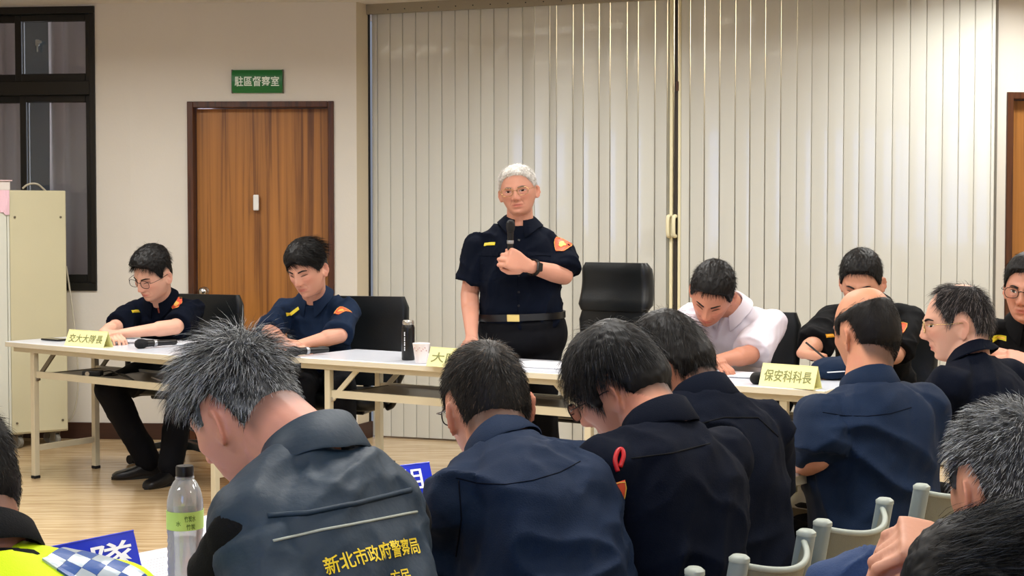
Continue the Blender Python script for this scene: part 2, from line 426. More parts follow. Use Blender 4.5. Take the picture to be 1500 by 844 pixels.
# ---- window_1
M_glass = thin_glass('window_glass', (205, 212, 212), 0.03, 0.02)
M_curt = mat('curtain_cloth', (196, 184, 180), 0.9, bump=0.3, bscale=300, translucent=0.28)
area('curtain_backlight', (-3.3, 9.85, 1.9), (math.radians(-90), 0, 0), 2.6, 2.0, 110, (0.92, 0.86, 0.98))  # backlight added behind the curtains to brighten them
M_night = mat('dark_outdoors', (26, 34, 38), 0.8)
w1 = thing('window_1', None, None, along(pWL, pK, s_w1-1.0, 0, wz0)); w1['kind'] = 'structure'
def wz(px, py): return at(px, py, along(pWL, pK, hit(px, pWL, pK))[1])[2]
def ws(px): return hit(px, pWL, pK)
def wbar(nm, sa, sb, z0, z1, off, th, m=M_frame, par=None): return strip(nm, pWL, pK, sa, sb, z0, z1, th, m, parent=par or w1, off=off)
zt0, zt1 = wz(100, 146), wz(100, 112)
wbar('outer_frame', 0.25, s_w1, wz0, wz0+0.05, -0.10, 0.115)
wbar('outer_frame', 0.25, s_w1, 2.715, 2.76, -0.10, 0.115)
wbar('outer_frame', s_w1-0.035, s_w1, wz0+0.05, 2.715, -0.10, 0.115)
wbar('outer_frame', 0.25, 0.29, wz0+0.05, 2.715, -0.10, 0.115)
wbar('transom', 0.29, s_w1-0.035, zt0+0.03, zt1-0.03, -0.10, 0.115)
for tier, (z0, z1, xm0, xm1, xr) in enumerate(((zt1-0.03, 2.715, 22, 32, 127), (wz0+0.05, zt0+0.03, 28, 38, 133))):
    sm0, sm1 = ws(xm0), ws(xm1); sR = s_w1-0.035
    for sa, sb, off in ((0.29, sm1, -0.085), (sm0, sR, -0.055)):
        sh = thing('sash', None, None, (0, 0, 0)); sh.parent = w1
        sh.location = Vector(along(pWL, pK, sa, 0, z0))-w1.location; WLOC[sh] = tuple(along(pWL, pK, sa, 0, z0))
        fr = 0.042
        for q in ((sa, sa+fr, z0, z1), (sb-fr, sb, z0, z1), (sa+fr, sb-fr, z0, z0+fr+0.01), (sa+fr, sb-fr, z1-fr, z1)):
            wbar('sash_frame', q[0], q[1], q[2], q[3], off, 0.024, par=sh)
        wbar('pane', sa+fr, sb-fr, z0+fr, z1-fr, off+0.009, 0.005, M_glass, par=sh)
    cz = at(56, 62, 9.3)[2] if tier == 0 else 1.2
c = along(pWL, pK, ws(56), -0.03, wz(56, 62))
mk('window_latch', mrg(box(c[0]-0.012, c[0]+0.012, c[1]-0.02, c[1], c[2]-0.02, c[2]+0.02, 0.004), box(c[0]+0.0, c[0]+0.03, c[1]-0.025, c[1]-0.015, c[2]-0.005, c[2]+0.012, 0.003), box(c[0]-0.004, c[0]+0.006, c[1]-0.025, c[1]-0.015, c[2]-0.06, c[2]-0.015, 0.003)), mat('latch_metal', (150, 155, 155), 0.4, metal=0.7), parent=w1)
# curtains hanging behind the glass and the dark night outside
d2 = nrm(pK-pWL); n2 = np.array([-d2[1], d2[0]])
def curtain(nm, sa, sb, z0, z1, lab, ph):
    ns = 160; s = np.linspace(sa, sb, ns); fold = 0.022*np.sin((s-sa)*2*PI/0.11+ph+0.9*np.sin(s*9))+0.010*np.sin(s*71+ph)
    zs = np.linspace(z0, z1, 14); rows = []
    for k, z in enumerate(zs):
        f = fold*(0.75+0.25*math.sin(k*0.7+ph)) if k < 13 else fold*0.6
        rows.append(np.c_[pWL[0]+s*d2[0]+(0.135+f)*n2[0], pWL[1]+s*d2[1]+(0.135+f)*n2[1], np.full(ns, z)])
    A = np.vstack(rows); B = A+np.r_[n2*0.003, 0]; Fc = []
    for j in range(13):
        for i in range(ns-1): a = j*ns+i; Fc.append((a, a+1, a+ns+1, a+ns)); a += len(A); Fc.append((a+ns, a+ns+1, a+1, a))
    return tag(mk(nm, (np.vstack([A, B]), Fc), M_curt, smooth=True), lab, 'curtain')
curtain('curtain', 0.35, ws(24), wz0-0.05, 2.70, 'pleated mauve curtain behind the left window pane', 0.4)
curtain('curtain', ws(60), s_w1+0.04, wz0-0.05, 2.70, 'pleated mauve curtain behind the right window pane', 1.7)
wallseg('wall_outdoor_dark', np.array([RX0-0.1, 10.0]), np.array([pK[0]-0.1, 10.0]), M_night)

# ---- daylight window in the wall behind the camera (outside the frame), seen as reflections in the slats
M_sky = mat('daylight_sky', (160, 185, 255), 0.9, emit=(160, 188, 255), estr=8.0)
wx0, wx1, wy = RX1-7.0, RX1-4.6, RY0
w2 = thing('window_2', None, None, ((wx0+wx1)/2, wy, 0.95)); w2['kind'] = 'structure'
for nm, q in (('window_frame', box(wx0, wx1, wy-0.10, wy+0.01, 0.95, 1.0)), ('window_frame', box(wx0, wx1, wy-0.10, wy+0.01, 2.60, 2.65)), ('window_frame', box(wx0, wx0+0.05, wy-0.10, wy+0.01, 1.0, 2.60)),
              ('window_frame', box(wx1-0.05, wx1, wy-0.10, wy+0.01, 1.0, 2.60)), ('mullion', box((wx0+wx1)/2-0.03, (wx0+wx1)/2+0.03, wy-0.08, wy+0.01, 1.0, 2.60))):
    mk(nm, q, M_frame, parent=w2)
mk('pane', box(wx0+0.05, wx1-0.05, wy-0.055, wy-0.05, 1.0, 2.60), M_glass, parent=w2)
mk('sky_backdrop', box(wx0-1.2, wx1+1.2, wy-0.52, wy-0.5, 0.2, 3.4), M_sky, kind='structure')

# ---- ceiling lamps
M_lamp = mat('lamp_diffuser', (255, 250, 238), 0.5, emit=(255, 248, 232), estr=2.2)
M_lampb = mat('lamp_body', (235, 235, 232), 0.5)
for k, (x, y) in enumerate(LAMPS):
    t = thing('ceiling_light', None, None, (x, y, CEIL)); t['kind'] = 'structure'
    mk('housing', box(x-0.62, x+0.62, y-0.16, y+0.16, CEIL-0.022, CEIL-0.001, 0.004), M_lampb, parent=t)
    mk('diffuser', box(x-0.59, x+0.59, y-0.13, y+0.13, CEIL-0.028, CEIL-0.023), M_lamp, parent=t)

# ---- folding partition: two leaves of ribbed plastic slats on a header track
def onP(px): return hit(px, pC, pD)
left_x = [545.5]+[540+v*.3555 for v in (38, 90, 142, 195, 248, 302, 357, 412, 462, 515, 577, 632, 685, 742, 775, 838, 885, 945, 995, 1060, 1110, 1175, 1230)]+[981]
right_x = [997]+[1000+v*.4146 for v in (22, 75, 128, 183, 235, 288, 343, 400, 452, 510, 565, 620, 678, 737, 797, 855, 913, 970, 1025, 1085)]+[1455]
dP = nrm(pD-pC); nP = np.array([dP[1], -dP[0]])   # nP points to the room
def P3(s, off, z): p = pC+dP*s+nP*off; return np.stack([np.full_like(z, p[0]), np.full_like(z, p[1]), z], -1) if isinstance(z, np.ndarray) else np.array([p[0], p[1], z])
def leaf(xs, lab, hx, zig0):
    sm = onP((xs[0]+xs[-1])/2)
    t = thing('folding_partition', lab, 'partition', P3(sm, 0, 0.0), 'folding partition leaves')
    S = [onP(x) for x in xs]
    for i, (a, b) in enumerate(zip(S, S[1:])):
        pxm = (xs[i]+xs[i+1])/2
        if b-a < 0.03: amp = 0.0
        amp = 0.0008+0.0125*float(ss(690, 790, pxm))*float(1-ss(1015, 1060, pxm))
        sg = 1 if (i+zig0) % 2 == 0 else -1
        gp = 0.0007+0.0012*float(ss(760, 850, pxm))*float(1-ss(1130, 1190, pxm)); a2, b2 = a+gp, b-gp; ns = 9; ring0 = []; ring1 = []
        for k in range(ns):
            q = (0, .035, .2, .35, .5, .65, .8, .965, 1)[k]; s = a2+(b2-a2)*q; o = sg*amp*(2*q-1)+0.0016*(1-(2*q-1)**2)
            if k in (0, ns-1): o -= 0.0045
            ring0.append((s, o)); ring1.append((s, o-0.006))
        poly = ring0+ring1[::-1]
        z1 = 2.735
        V = np.array([P3(s, o, z) for z in (0.012, z1) for s, o in poly]); n = len(poly)
        Fc = [(j, (j+1) % n, (j+1) % n+n, j+n) for j in range(n)]+[tuple(range(n-1, -1, -1)), tuple(range(n, 2*n))]
        mk('slat', (V, Fc), M_pvc, parent=t)
    # end stile with pull handle
    for s, w in hx:
        V, Fc = box(s-w/2, s+w/2, -0.012, 0.020, 0.012, 2.735, 0.003)
        V2 = np.c_[pC[0]+V[:, 0]*dP[0]+V[:, 1]*nP[0], pC[1]+V[:, 0]*dP[1]+V[:, 1]*nP[1], V[:, 2]]
        mk('end_stile', (V2, [f[::-1] for f in Fc]), M_cream, parent=t)
    return t
pl = leaf(left_x, 'left leaf of the ribbed cream folding partition, behind the standing man', [(onP(983.5), 0.018)], 0)
pr = leaf(right_x, 'right leaf of the ribbed cream folding partition, behind the white-shirted man', [(onP(995.5), 0.016)], 1)
for par, px in ((pl, 982), (pr, 990.5)):
    s = onP(px); z0, z1 = at(px, 347, 8.8)[2], at(px, 316, 8.8)[2]
    q = tube([P3(s, 0.018, z0+0.004), P3(s-0.004, 0.040, z0+0.006), P3(s-0.006, 0.048, z0+0.03), P3(s-0.006, 0.048, z1-0.03), P3(s-0.004, 0.040, z1-0.006), P3(s, 0.018, z1-0.004)], 0.012, 8, 4)
    mk('pull_handle', q, M_cream, parent=par, smooth=True)
# latch plates and the dark meeting gap
bk_ = pC+dP*onP(960)+nP*-0.06
area('back_room_light', (bk_[0], bk_[1], 2.55), (math.radians(90), 0, math.atan2(dP[1], dP[0])), 1.5, 0.25, 9, (1.0, 0.86, 0.62))
sa_ = P3(onP(989.5), -0.004, 0.012); mk('gap_shade_strip', xf(box(-.010, .010, -.006, .006, 0, 2.72), TR(sa_, rz=math.atan2(dP[1], dP[0]))), mat('gap_shade_dark', (52, 44, 38), .7), parent=pl)  # dark strip stands in for the shade in the meeting gap
s = onP(990.5); mk('latch_plate', box(*[v for p in [(P3(s, 0, 0)[0]-0.008, P3(s, 0, 0)[0]+0.008), (P3(s, 0, 0)[1]-0.03, P3(s, 0, 0)[1]-0.005)] for v in p], at(990, 134, 8.8)[2], at(990, 120, 8.8)[2], 0.002), mat('brown_metal', (70, 45, 35), 0.5), parent=pl)
M_track = mat('track_metal', (150, 142, 124), 0.5, metal=0.3)
tr = thing('partition_track', 'beige metal header track above the folding partition', 'track', P3(onP(1000), 0.03, 2.70))
ns = 30; S = np.linspace(0.0, onP(1455), ns); ringsT = []
for k, sv in enumerate(S):
    bow = 0.004+0.0*sv; zz = 2.712+0.012*math.cos((sv-1.5)*1.6)*0
    ringsT.append(np.array([P3(sv, 0.055, zz), P3(sv, 0.055, CEIL), P3(sv, 0.030, CEIL), P3(sv, 0.030, zz)]))
mk('track_rail', loft(ringsT), M_track, parent=tr)
for k in range(34):
    sv = 0.15+k*0.115
    p = P3(sv, 0.055, 2.735); mk('rivet', cyl(p-np.r_[nP*0.002, 0], p+np.r_[nP*0.003, 0], 0.004, n=8), M_frame, parent=tr)
strip('trim_partition_edge', pC, pD, -0.004, 0.002, 0, CEIL, 0.030, M_frame, off=0.0)

# ---- green door sign
M_green = mat('sign_green', (14, 104, 42), 0.35); M_ink = mat('sign_white', (222, 236, 222), 0.5)
p0 = along(pK, pB, hit(342.5, pK, pB), 0.0); p1 = along(pK, pB, hit(416, pK, pB), 0.0); zt, zb = at(380, 103, p0[1])[2], at(380, 136.5, p0[1])[2]
sg = thing('door_sign', 'green plate with white characters above the wooden door', 'sign', ((p0[0]+p1[0])/2, p0[1]-0.01, zb))
w_ = np.linalg.norm(p1-p0); h_ = zt-zb; prof = []
for k in range(9):
    a = -1+2*k/8; prof.append((a*h_/2, 0.016+0.014*(1-a*a)))
Msg = TR(((p0[0]+p1[0])/2, (p0[1]+p1[1])/2, (zt+zb)/2), rz=math.atan2(p1[1]-p0[1], p1[0]-p0[0]))
rg = [np.array([[x, -o, z] for z, o in prof]+[[x, 0, prof[-1][0]], [x, 0, prof[0][0]]]) for x in (-w_/2, w_/2)]
mk('sign_plate', xf(loft(rg), Msg), M_green, parent=sg)
V, Fc = text2d('駐區督察室'); mn, mx = V.min(0), V.max(0)
x = (V[:, 0]-(mn[0]+mx[0])/2)/(mx[0]-mn[0])*w_*0.88; z = (V[:, 1]-(mn[1]+mx[1])/2)/(mx[1]-mn[1])*h_*0.44
Vt = np.c_[x, -(0.016+0.014*(1-(z/(h_/2))**2))-0.002, z]
mk('lettering', xf((Vt, Fc), Msg), M_ink, parent=sg)
for sx in (-1, 1): mk('end_cap', xf(box(sx*w_/2-0.004, sx*w_/2+0.004, -0.020, 0.0, -h_/2-0.002, h_/2+0.002), Msg), mat('sign_edge', (60, 70, 40), 0.4), parent=sg)
# ================================================================== FURNITURE
M_steel = mat('table_steel', (204, 196, 170), 0.45)
M_steel_d = mat('table_brace_steel', (108, 100, 84), 0.4, metal=0.4)
M_top = mat('table_laminate', (206, 210, 220), 0.28, coat=0.2)
M_edge = mat('table_edge_band', (214, 208, 188), 0.5)
M_shelf = mat('table_shelf', (122, 110, 92), 0.35, vary=0.1, vscale=4)
def folding_table(P0, ang, Ln, D, lab, brace=M_steel_d, shelf=True):
    """P0 = front-left corner (plan, nearest the camera side), long axis at ang, depth to its left-hand side"""
    t = thing('folding_table', lab, 'table', (P0[0], P0[1], 0), 'white folding conference tables')
    M = TR((P0[0], P0[1], 0), rz=ang)
    def A(nm, s, m, **k): return mk(nm, xf(s, M), m, parent=t, **k)
    top = A('tabletop', box(0, Ln, 0, D, 0.716, 0.740, 0.003), M_top)
    for q in (box(0.0, Ln, -0.003, 0.0, 0.712, 0.737, 0.001), box(0, Ln, D, D+0.003, 0.712, 0.737, 0.001), box(-0.003, 0, 0, D, 0.712, 0.737, 0.001), box(Ln, Ln+0.003, 0, D, 0.712, 0.737, 0.001)):
        A('edge_band', q, M_edge)
    for y in (0.03, D-0.05): A('rail', box(0.03, Ln-0.03, y, y+0.022, 0.684, 0.715), M_steel)
    for x in (0.03, Ln-0.052): A('rail', box(x, x+0.022, 0.052, D-0.05, 0.684, 0.715), M_steel)
    ix = 0.17
    for x in (ix, Ln-ix-0.032):
        for y in (0.035, D-0.067):
            lg = A('leg', box(x, x+0.032, y, y+0.032, 0.015, 0.684, 0.002), M_steel)
            mk('foot_cap', xf(box(x-0.003, x+0.035, y-0.003, y+0.035, 0.0, 0.016, 0.003), M), M_rubber, parent=lg)
        A('crossbar', box(x+0.005, x+0.027, 0.067, D-0.067, 0.150, 0.180), M_steel)
        sgn = 1 if x < Ln/2 else -1; xx = x+0.016
        for y in (0.044, D-0.058):
            p = [xx+sgn*0.016, y+0.012, 0.54]; q = [xx+sgn*0.17, y+0.012, 0.690]
            d = nrm(np.array(q)-p); w = np.array([-d[2], 0, d[0]])*0.012; e = np.array([0, 0.005, 0])
            R = [np.array([c+w+e, c-w+e, c-w-e, c+w-e]) for c in (np.array(p), np.array(q))]
            A('brace', loft(R), brace)
            A('pivot', cyl((p[0], y, p[2]), (p[0], y+0.026, p[2]), 0.011, n=10), M_chrome)
    if shelf:
        A('shelf', box(0.24, Ln-0.24, 0.07, D-0.05, 0.566, 0.572), M_shelf)
        for y in (0.05, D-0.06): A('shelf_rail', box(0.20, Ln-0.20, y, y+0.018, 0.548, 0.584), M_steel)
        for x in (0.24, Ln-0.25): A('shelf_bracket', box(x, x+0.012, 0.068, D-0.06, 0.55, 0.70 if False else 0.575), M_steel_d)
    return t
TZ = 0.74
hA = atz(8, 500, TZ)[:2]; hA2 = atz(277, 522, TZ)[:2]
hM = atz(428, 522.5, TZ)[:2]; hM2 = atz(837, 548.5, TZ)[:2]
angA = math.atan2(*(hA2-hA)[::-1]); angM = math.atan2(*(hM2-hM)[::-1])
tA = folding_table(hA, angA, 1.8, 0.5, 'white folding table at the left end with the young officer in glasses')
uM = np.array([math.cos(angM), math.sin(angM)]); nM = np.array([-uM[1], uM[0]])
tM = folding_table(hM, angM, 1.8, 0.5, 'white folding table in front of the standing man', brace=M_steel)
hR = hM+uM*1.81; hRe = atz(1209, 572, TZ)[:2]; LR = float((hRe-hR)@uM)
tR = folding_table(hR, angM, LR, 0.5, 'short white folding table with the right-hand yellow name sign')
# side row, running from the near left to the far right
sN = atz(620, 825, TZ)[:2]; sN2 = atz(1200, 688, TZ)[:2]; angS = math.atan2(*(sN2-sN)[::-1])
uS = np.array([math.cos(angS), math.sin(angS)]); nS = np.array([uS[1], -uS[0]])   # nS towards the sitters
for k, (t0, lab) in enumerate(((-2.2, 'nearest white folding table, under the bottle and blue sign'), (-0.38, 'white folding table before the man in plain navy and his neighbour'), (1.44, 'white folding table beyond the bald man, furthest of the side row'))):
    if k == 2: continue
    folding_table(sN+uS*t0, angS, 1.8, 0.48, lab)
folding_table(sN+uS*1.44, angS, 0.9, 0.48, 'short white folding table beyond the bald man, last of the side row')

# ---- steel cabinet on casters at the far left
M_cab = mat('cabinet_steel', (196, 190, 158), 0.5, vary=0.03, vscale=3); M_cab2 = mat('cabinet_front', (206, 208, 196), 0.45)
cbz = 0.09; cz1 = at(50, 279, 9.0)[2]
ca = plan(13, 241); cb = plan(97, 236)
cd = nrm(cb-ca); cn = np.array([-cd[1], cd[0]]); ang = math.atan2(cd[1], cd[0]); cl = np.linalg.norm(cb-ca)
cab = thing('steel_cabinet', 'tall beige steel cabinet on casters beneath the dark window', 'cabinet', (ca[0], ca[1], 0))
Mc = TR((ca[0], ca[1], 0), rz=ang)
def A(nm, s, m, par=None, **k): return mk(nm, xf(s, Mc), m, parent=par or cab, **k)
A('body', box(-0.50, cl, 0.0, 0.22, cbz, cz1, 0.004), M_cab)
A('side_panel', box(0.004, cl-0.004, -0.006, -0.0005, cbz+0.01, cz1-0.004, 0.002), M_cab)
A('front_door', box(-0.5, -0.016, -0.018, -0.001, cbz+0.01, cz1-0.01, 0.003), M_cab2)
A('door_edge', box(-0.013, 0.001, -0.014, -0.0005, cbz+0.01, cz1-0.01, 0.002), M_cab2)
for x in (0.035, cl-0.035):
    for z in (cbz+0.07, 0.62, 1.42, ): A('screw', xf(cyl((0, 0, 0), (0, -0.006, 0), 0.007, n=10), TR((x, -0.006, z))), M_steel_d)
for x in (-0.42, cl-0.07, 0.05):
    for y in (0.06, 0.19):
        w = A('caster', xf(cyl((-0.014, 0, 0), (0.014, 0, 0), 0.036, n=18), TR((x, y-0.02, 0.036), rz=0.5)), mat('caster_wheel', (120, 118, 110), 0.5), smooth=True, angle=40)
        mk('caster_fork', xf(mrg(box(-0.022, -0.016, -0.02, 0.02, 0.03, 0.085), box(0.016, 0.022, -0.02, 0.02, 0.03, 0.085), box(-0.022, 0.022, -0.025, 0.025, 0.08, 0.091)), Mc@TR((x, y-0.02, 0), rz=0.5)), M_steel_d, parent=w)
bx = thing('cardboard_box', 'small white carton on top of the steel cabinet', 'box', tuple((Mc@np.array([-0.08, 0.12, cz1, 1]))[:3]))
mk('carton_body', xf(box(-0.16, 0.02, 0.03, 0.19, cz1, cz1+0.055, 0.004), Mc), mat('carton', (222, 214, 208), 0.8), parent=bx)
mk('carton_flap', xf(box(-0.10, 0.03, 0.02, 0.12, cz1+0.056, cz1+0.062), Mc@TR((0, 0, 0), ry=0.0)), mat('carton2', (232, 205, 205), 0.8), parent=bx)
pk = []
for i in range(9):
    for j in range(7):
        x = -0.10+0.10*i/8; z = cz1-0.135*j/6-(0.015 if i > 5 and j == 6 else 0); pk.append((x, -0.022-0.004*math.sin(i*0.9+j*0.5)-0.003*j/6, z))
fc = [(j+7*i, j+7*(i+1), j+1+7*(i+1), j+1+7*i) for i in range(8) for j in range(6)]
V = np.array(pk); V = np.vstack([V, V+[0, 0.0012, 0]]); fc += [tuple(q+63 for q in f[::-1]) for f in fc]
tag(mk('pink_slip', xf((V, fc), Mc), mat('pink_paper', (228, 190, 202), 0.8)), 'pink paper slip taped to the cabinet front', 'paper')
# cables by the cabinet
M_cable = mat('cable_grey', (176, 170, 152), 0.5); M_cabd = mat('cable_dark', (60, 56, 50), 0.5)
yw = 9.24
tag(mk('cable', tube([at(33, 276, 8.98), at(42, 270, 8.98), at(55, 270, 9.0), at(68, 281, 9.06)], 0.006, 8), M_cable, smooth=True), 'pale cable looping over the top of the cabinet', 'cable')
tag(mk('cable', tube([at(97, 390, 9.2), at(103, 430, 9.2), at(108, 470, 9.2), at(113, 520, 9.2), at(114, 570, 9.2), at(108, 605, 9.2), at(98, 619, 9.2)], 0.0055, 8), M_cable, smooth=True), 'pale cable hanging down the wall beside the cabinet', 'cable')

# ---- office chairs
M_leather = mat('black_leather', (14, 18, 21), 0.36, bump=0.12, bscale=120); M_basem = mat('chair_base', (46, 50, 52), 0.3, metal=0.5)
def office_chair(loc, yaw, lab, bw=0.46, z0=0.50, z1=0.98, thick=0.07, arms=True, head=False, tilt=0.08, group='black leather office chairs'):
    """yaw: direction the sitter faces"""
    t = thing('office_chair', lab, 'chair', (loc[0], loc[1], 0), group); M = TR((loc[0], loc[1], 0), rz=yaw-PI/2)
    def A(nm, s, m, **k): return mk(nm, xf(s, M), m, parent=t, **k)
    def slab(w0, w1, za, zb, th, yb, r=0.05):
        rings = []; n = 9
        for k in range(n):
            q = k/(n-1); z = za+(zb-za)*q; e = min(q, 1-q)*(n-1)
            sh = (1-0.10*max(0, 1-e)); thk = th*(0.55 if e < 0.5 else (0.9 if e < 1.5 else 1.0))
            w = (w0+(w1-w0)*q)*sh; rr = rrect(w, thk, min(thk*0.45, w*0.45), 4)
            cy = yb-tilt*(z-0.45)-0.03*math.sin(q*PI)
            rings.append(np.c_[rr[:, 0], rr[:, 1]+cy+0.0125*(rr[:, 0]/0.25)**2, np.full(len(rr), z)])
        return loft(rings)
    A('backrest', slab(bw*0.92, bw, z0, z1, thick, -0.23), M_leather, smooth=True, angle=50)
    if head: A('headrest', slab(bw*1.02, bw*0.94, z1-0.005, z1+0.245, thick*1.15, -0.225), M_leather, smooth=True, angle=50)
    else: A('back_seam', slab(0.006, 0.006, z0+0.04, z1-0.03, thick+0.006, -0.23), M_black)
    rr = []
    for k, (z, e) in enumerate(((0.415, 0.86), (0.43, 0.97), (0.455, 1.0), (0.48, 0.98), (0.495, 0.88))):
        q = rrect(0.50*e, 0.48*e, 0.09*e, 5); rr.append(np.c_[q, np.full(len(q), z)])
    A('seat', loft(rr), M_leather, smooth=True, angle=60)
    A('seat_plate', box(-0.13, 0.13, -0.15, 0.13, 0.385, 0.416, 0.008), M_black)
    A('gas_lift', mrg(cyl((0, 0, 0.30), (0, 0, 0.39), 0.016), cyl((0, 0, 0.08), (0, 0, 0.31), 0.027)), M_black, smooth=True, angle=40)
    A('tilt_lever', tube([(0.10, 0.03, 0.40), (0.24, 0.05, 0.395), (0.30, 0.06, 0.385)], 0.007, 8, rr=(1, 1, 1.8)), M_black, smooth=True)
    A('back_bracket', tube([(0, -0.12, 0.40), (0, -0.25, 0.42), (0, -0.285, 0.52), (0, -0.29, 0.62)], 0.022, 8), M_black, smooth=True)
    if arms:
        for sx in (-1, 1):
            A('armrest', tube([(sx*0.24, 0.08, 0.42), (sx*0.285, 0.10, 0.46), (sx*0.29, 0.11, 0.62), (sx*0.285, 0.02, 0.655), (sx*0.28, -0.14, 0.65), (sx*0.26, -0.24, 0.60)], 0.016, 10, rr=(1, 1, 1, 1.5, 1.5, 1)), M_black, smooth=True)
    for k in range(5):
        a = k*2*PI/5+0.35; c, s = math.cos(a), math.sin(a)
        rg = []
        for q, (r, z, w, h) in enumerate(((0.02, 0.115, 0.05, 0.05), (0.12, 0.112, 0.045, 0.036), (0.22, 0.098, 0.036, 0.026), (0.30, 0.078, 0.028, 0.02))):
            rg.append(np.array([[r*c-w/2*s, r*s+w/2*c, z-h/2], [r*c+w/2*s, r*s-w/2*c, z-h/2], [r*c+w/3*s, r*s-w/3*c, z+h/2], [r*c-w/3*s, r*s+w/3*c, z+h/2]]))
        lg = A('base_leg', loft(rg), M_basem)
        px, py = 0.295*c, 0.295*s; tw = a+1.0; ct, st = math.cos(tw), math.sin(tw)
        mk('caster', xf(mrg(cyl((px-0.022*ct, py-0.022*st, 0.027), (px-0.006*ct, py-0.006*st, 0.027), 0.026, n=14), cyl((px+0.006*ct, py+0.006*st, 0.027), (px+0.022*ct, py+0.022*st, 0.027), 0.026, n=14), cyl((px, py, 0.03), (px, py, 0.07), 0.010, n=8)), M), M_rubber, parent=lg)
    return t
YH = math.atan2(-nM[1], -nM[0])     # facing out over the head table
def xyY(px, Y): return ((px-750)/F*Y, Y)

# ---- plastic folding chairs of the near row
M_pl = mat('chair_plastic', (110, 112, 100), 0.5, bump=0.15, bscale=400); M_plt = mat('chair_tube', (132, 144, 144), 0.4, metal=0.1); M_plr = mat('chair_rim', (150, 158, 150), 0.5)
def plastic_chair(pl_, pr_, lab, zt=0.80):
    """pl_, pr_ : plan positions of the tops of the two back posts"""
    c = (pl_+pr_)/2; d = nrm(pr_-pl_); w = np.linalg.norm(pr_-pl_); back = np.array([d[1], -d[0]])
    ang = math.atan2(d[1], d[0]); t = thing('plastic_chair', lab, 'chair', (c[0]-back[0]*0.18, c[1]-back[1]*0.18, 0), 'grey plastic folding chairs of the near row')
    M = TR((c[0], c[1], 0), rz=ang)       # local x along the back, -y away from the table
    def A(nm, s, m, **k): return mk(nm, xf(s, M), m, parent=t, **k)
    h = w/2
    for sx in (-1, 1):
        rg = []
        for z, y, r in ((zt, 0, 0.0165), (0.55, 0.045, 0.0165), (0.535, 0.048, 0.0165)):
            q = rrect(0.030, 0.036, 0.0145, 4); rg.append(np.c_[q[:, 0]+sx*h, q[:, 1]+y, np.full(len(q), z)])
        po = A('back_post', loft(rg), M_plt, smooth=True, angle=40)
        cp = [np.c_[rrect(0.030*e, 0.036*e, 0.0145*e, 4)+[sx*h, 0], np.full(20, z)] for z, e in ((zt-0.001, 1.05), (zt+0.006, 1.05), (zt+0.011, 0.7))]
        mk('post_cap', xf(loft(cp), M), M_plr, parent=po, smooth=True, angle=50)
        A('leg', tube([(sx*h, 0.05, 0.54), (sx*(h+0.01), 0.12, 0.40), (sx*(h+0.03), 0.36, 0.012)], 0.011, 10), M_steel_d, smooth=True)
        A('leg', tube([(sx*(h+0.005), 0.30, 0.43), (sx*(h+0.02), 0.16, 0.25), (sx*(h+0.035), -0.03, 0.012)], 0.011, 10), M_steel_d, smooth=True)
    # curved back panel with rounded lower corners
    nx, nz = 16, 10; P = []; 
    for j in range(nz+1):
        z = zt-0.012-0.225*j/nz
        k = 1.0 if j < 6 else math.sqrt(max(0.0, 1-((j-6)/4.0)**2*0.75))
        for i in range(nx+1):
            a = -1+2*i/nx; x = a*(h-0.010)*k; y = 0.05*(zt-z)/0.2-0.055*(1-(x/h)**2)
            P.append((x, y, z+(-0.02*(1-(a*a)) if j == 0 else 0)))
    P = np.array(P); N = len(P); B = P+[0, 0.010, 0]; Fc = []
    for j in range(nz):
        for i in range(nx): a = j*(nx+1)+i; Fc.append((a, a+nx+1, a+nx+2, a+1)); Fc.append((a+N, a+N+1, a+nx+2+N, a+nx+1+N))
    rim = [i for i in range(nx+1)]+[j*(nx+1)+nx for j in range(1, nz+1)]+[nz*(nx+1)+i for i in range(nx-1, -1, -1)]+[j*(nx+1) for j in range(nz-1, 0, -1)]
    for a, b in zip(rim, rim[1:]+rim[:1]): Fc.append((a, b, b+N, a+N))
    pn = A('back_panel', (np.vstack([P, B]), Fc), M_pl, smooth=True, angle=50)
    mk('panel_rim', xf(tube([(P[i]+B[i])/2+[0, 0, 0.002] for i in range(0, nx+1, 2)], 0.0062, 8, 3), M), M_plr, parent=pn, smooth=True)
    q = [np.c_[rrect(0.40*e, 0.38*e, 0.06, 4)+[0, 0.23], np.full(20, z)] for z, e in ((0.425, 0.96), (0.432, 1.0), (0.448, 1.0), (0.455, 0.96))]
    A('seat', loft(q), M_pl, smooth=True, angle=50)
    return t
def ptop(px, py, z=0.80): return atz(px, py, z)[:2]
cAl, cAr = ptop(1205, 769), ptop(1296, 737); cCl, cCr = ptop(1083, 822), ptop(1181, 784)
cBl = ptop(1350, 716); wv = cAr-cAl; cBr = cBl+wv*1.0
plastic_chair(cCl, cCr, 'grey plastic folding chair leftmost of the three whose backs show')
plastic_chair(cAl, cAr, 'grey plastic folding chair in the middle, behind the table gap')
plastic_chair(cBl, cBr, 'grey plastic folding chair behind the bald man, half hidden by a grey head')

def seat_chair(hip, ty, lab):
    th = math.radians(ty); f = np.array([math.cos(th), math.sin(th)]); r = np.array([math.sin(th), -math.cos(th)]); c = np.array(hip[:2])-f*.20
    return plastic_chair(c-r*.17, c+r*.17, lab)
seat_chair((1.46, 4.30), 134, 'grey plastic folding chair under the man in profile with gold glasses')
seat_chair((.07, 2.58), 116, 'grey plastic folding chair under the man in plain blue-navy shirt')
seat_chair((-.265, 2.12), 128, 'grey plastic folding chair under the man in the grey vest')
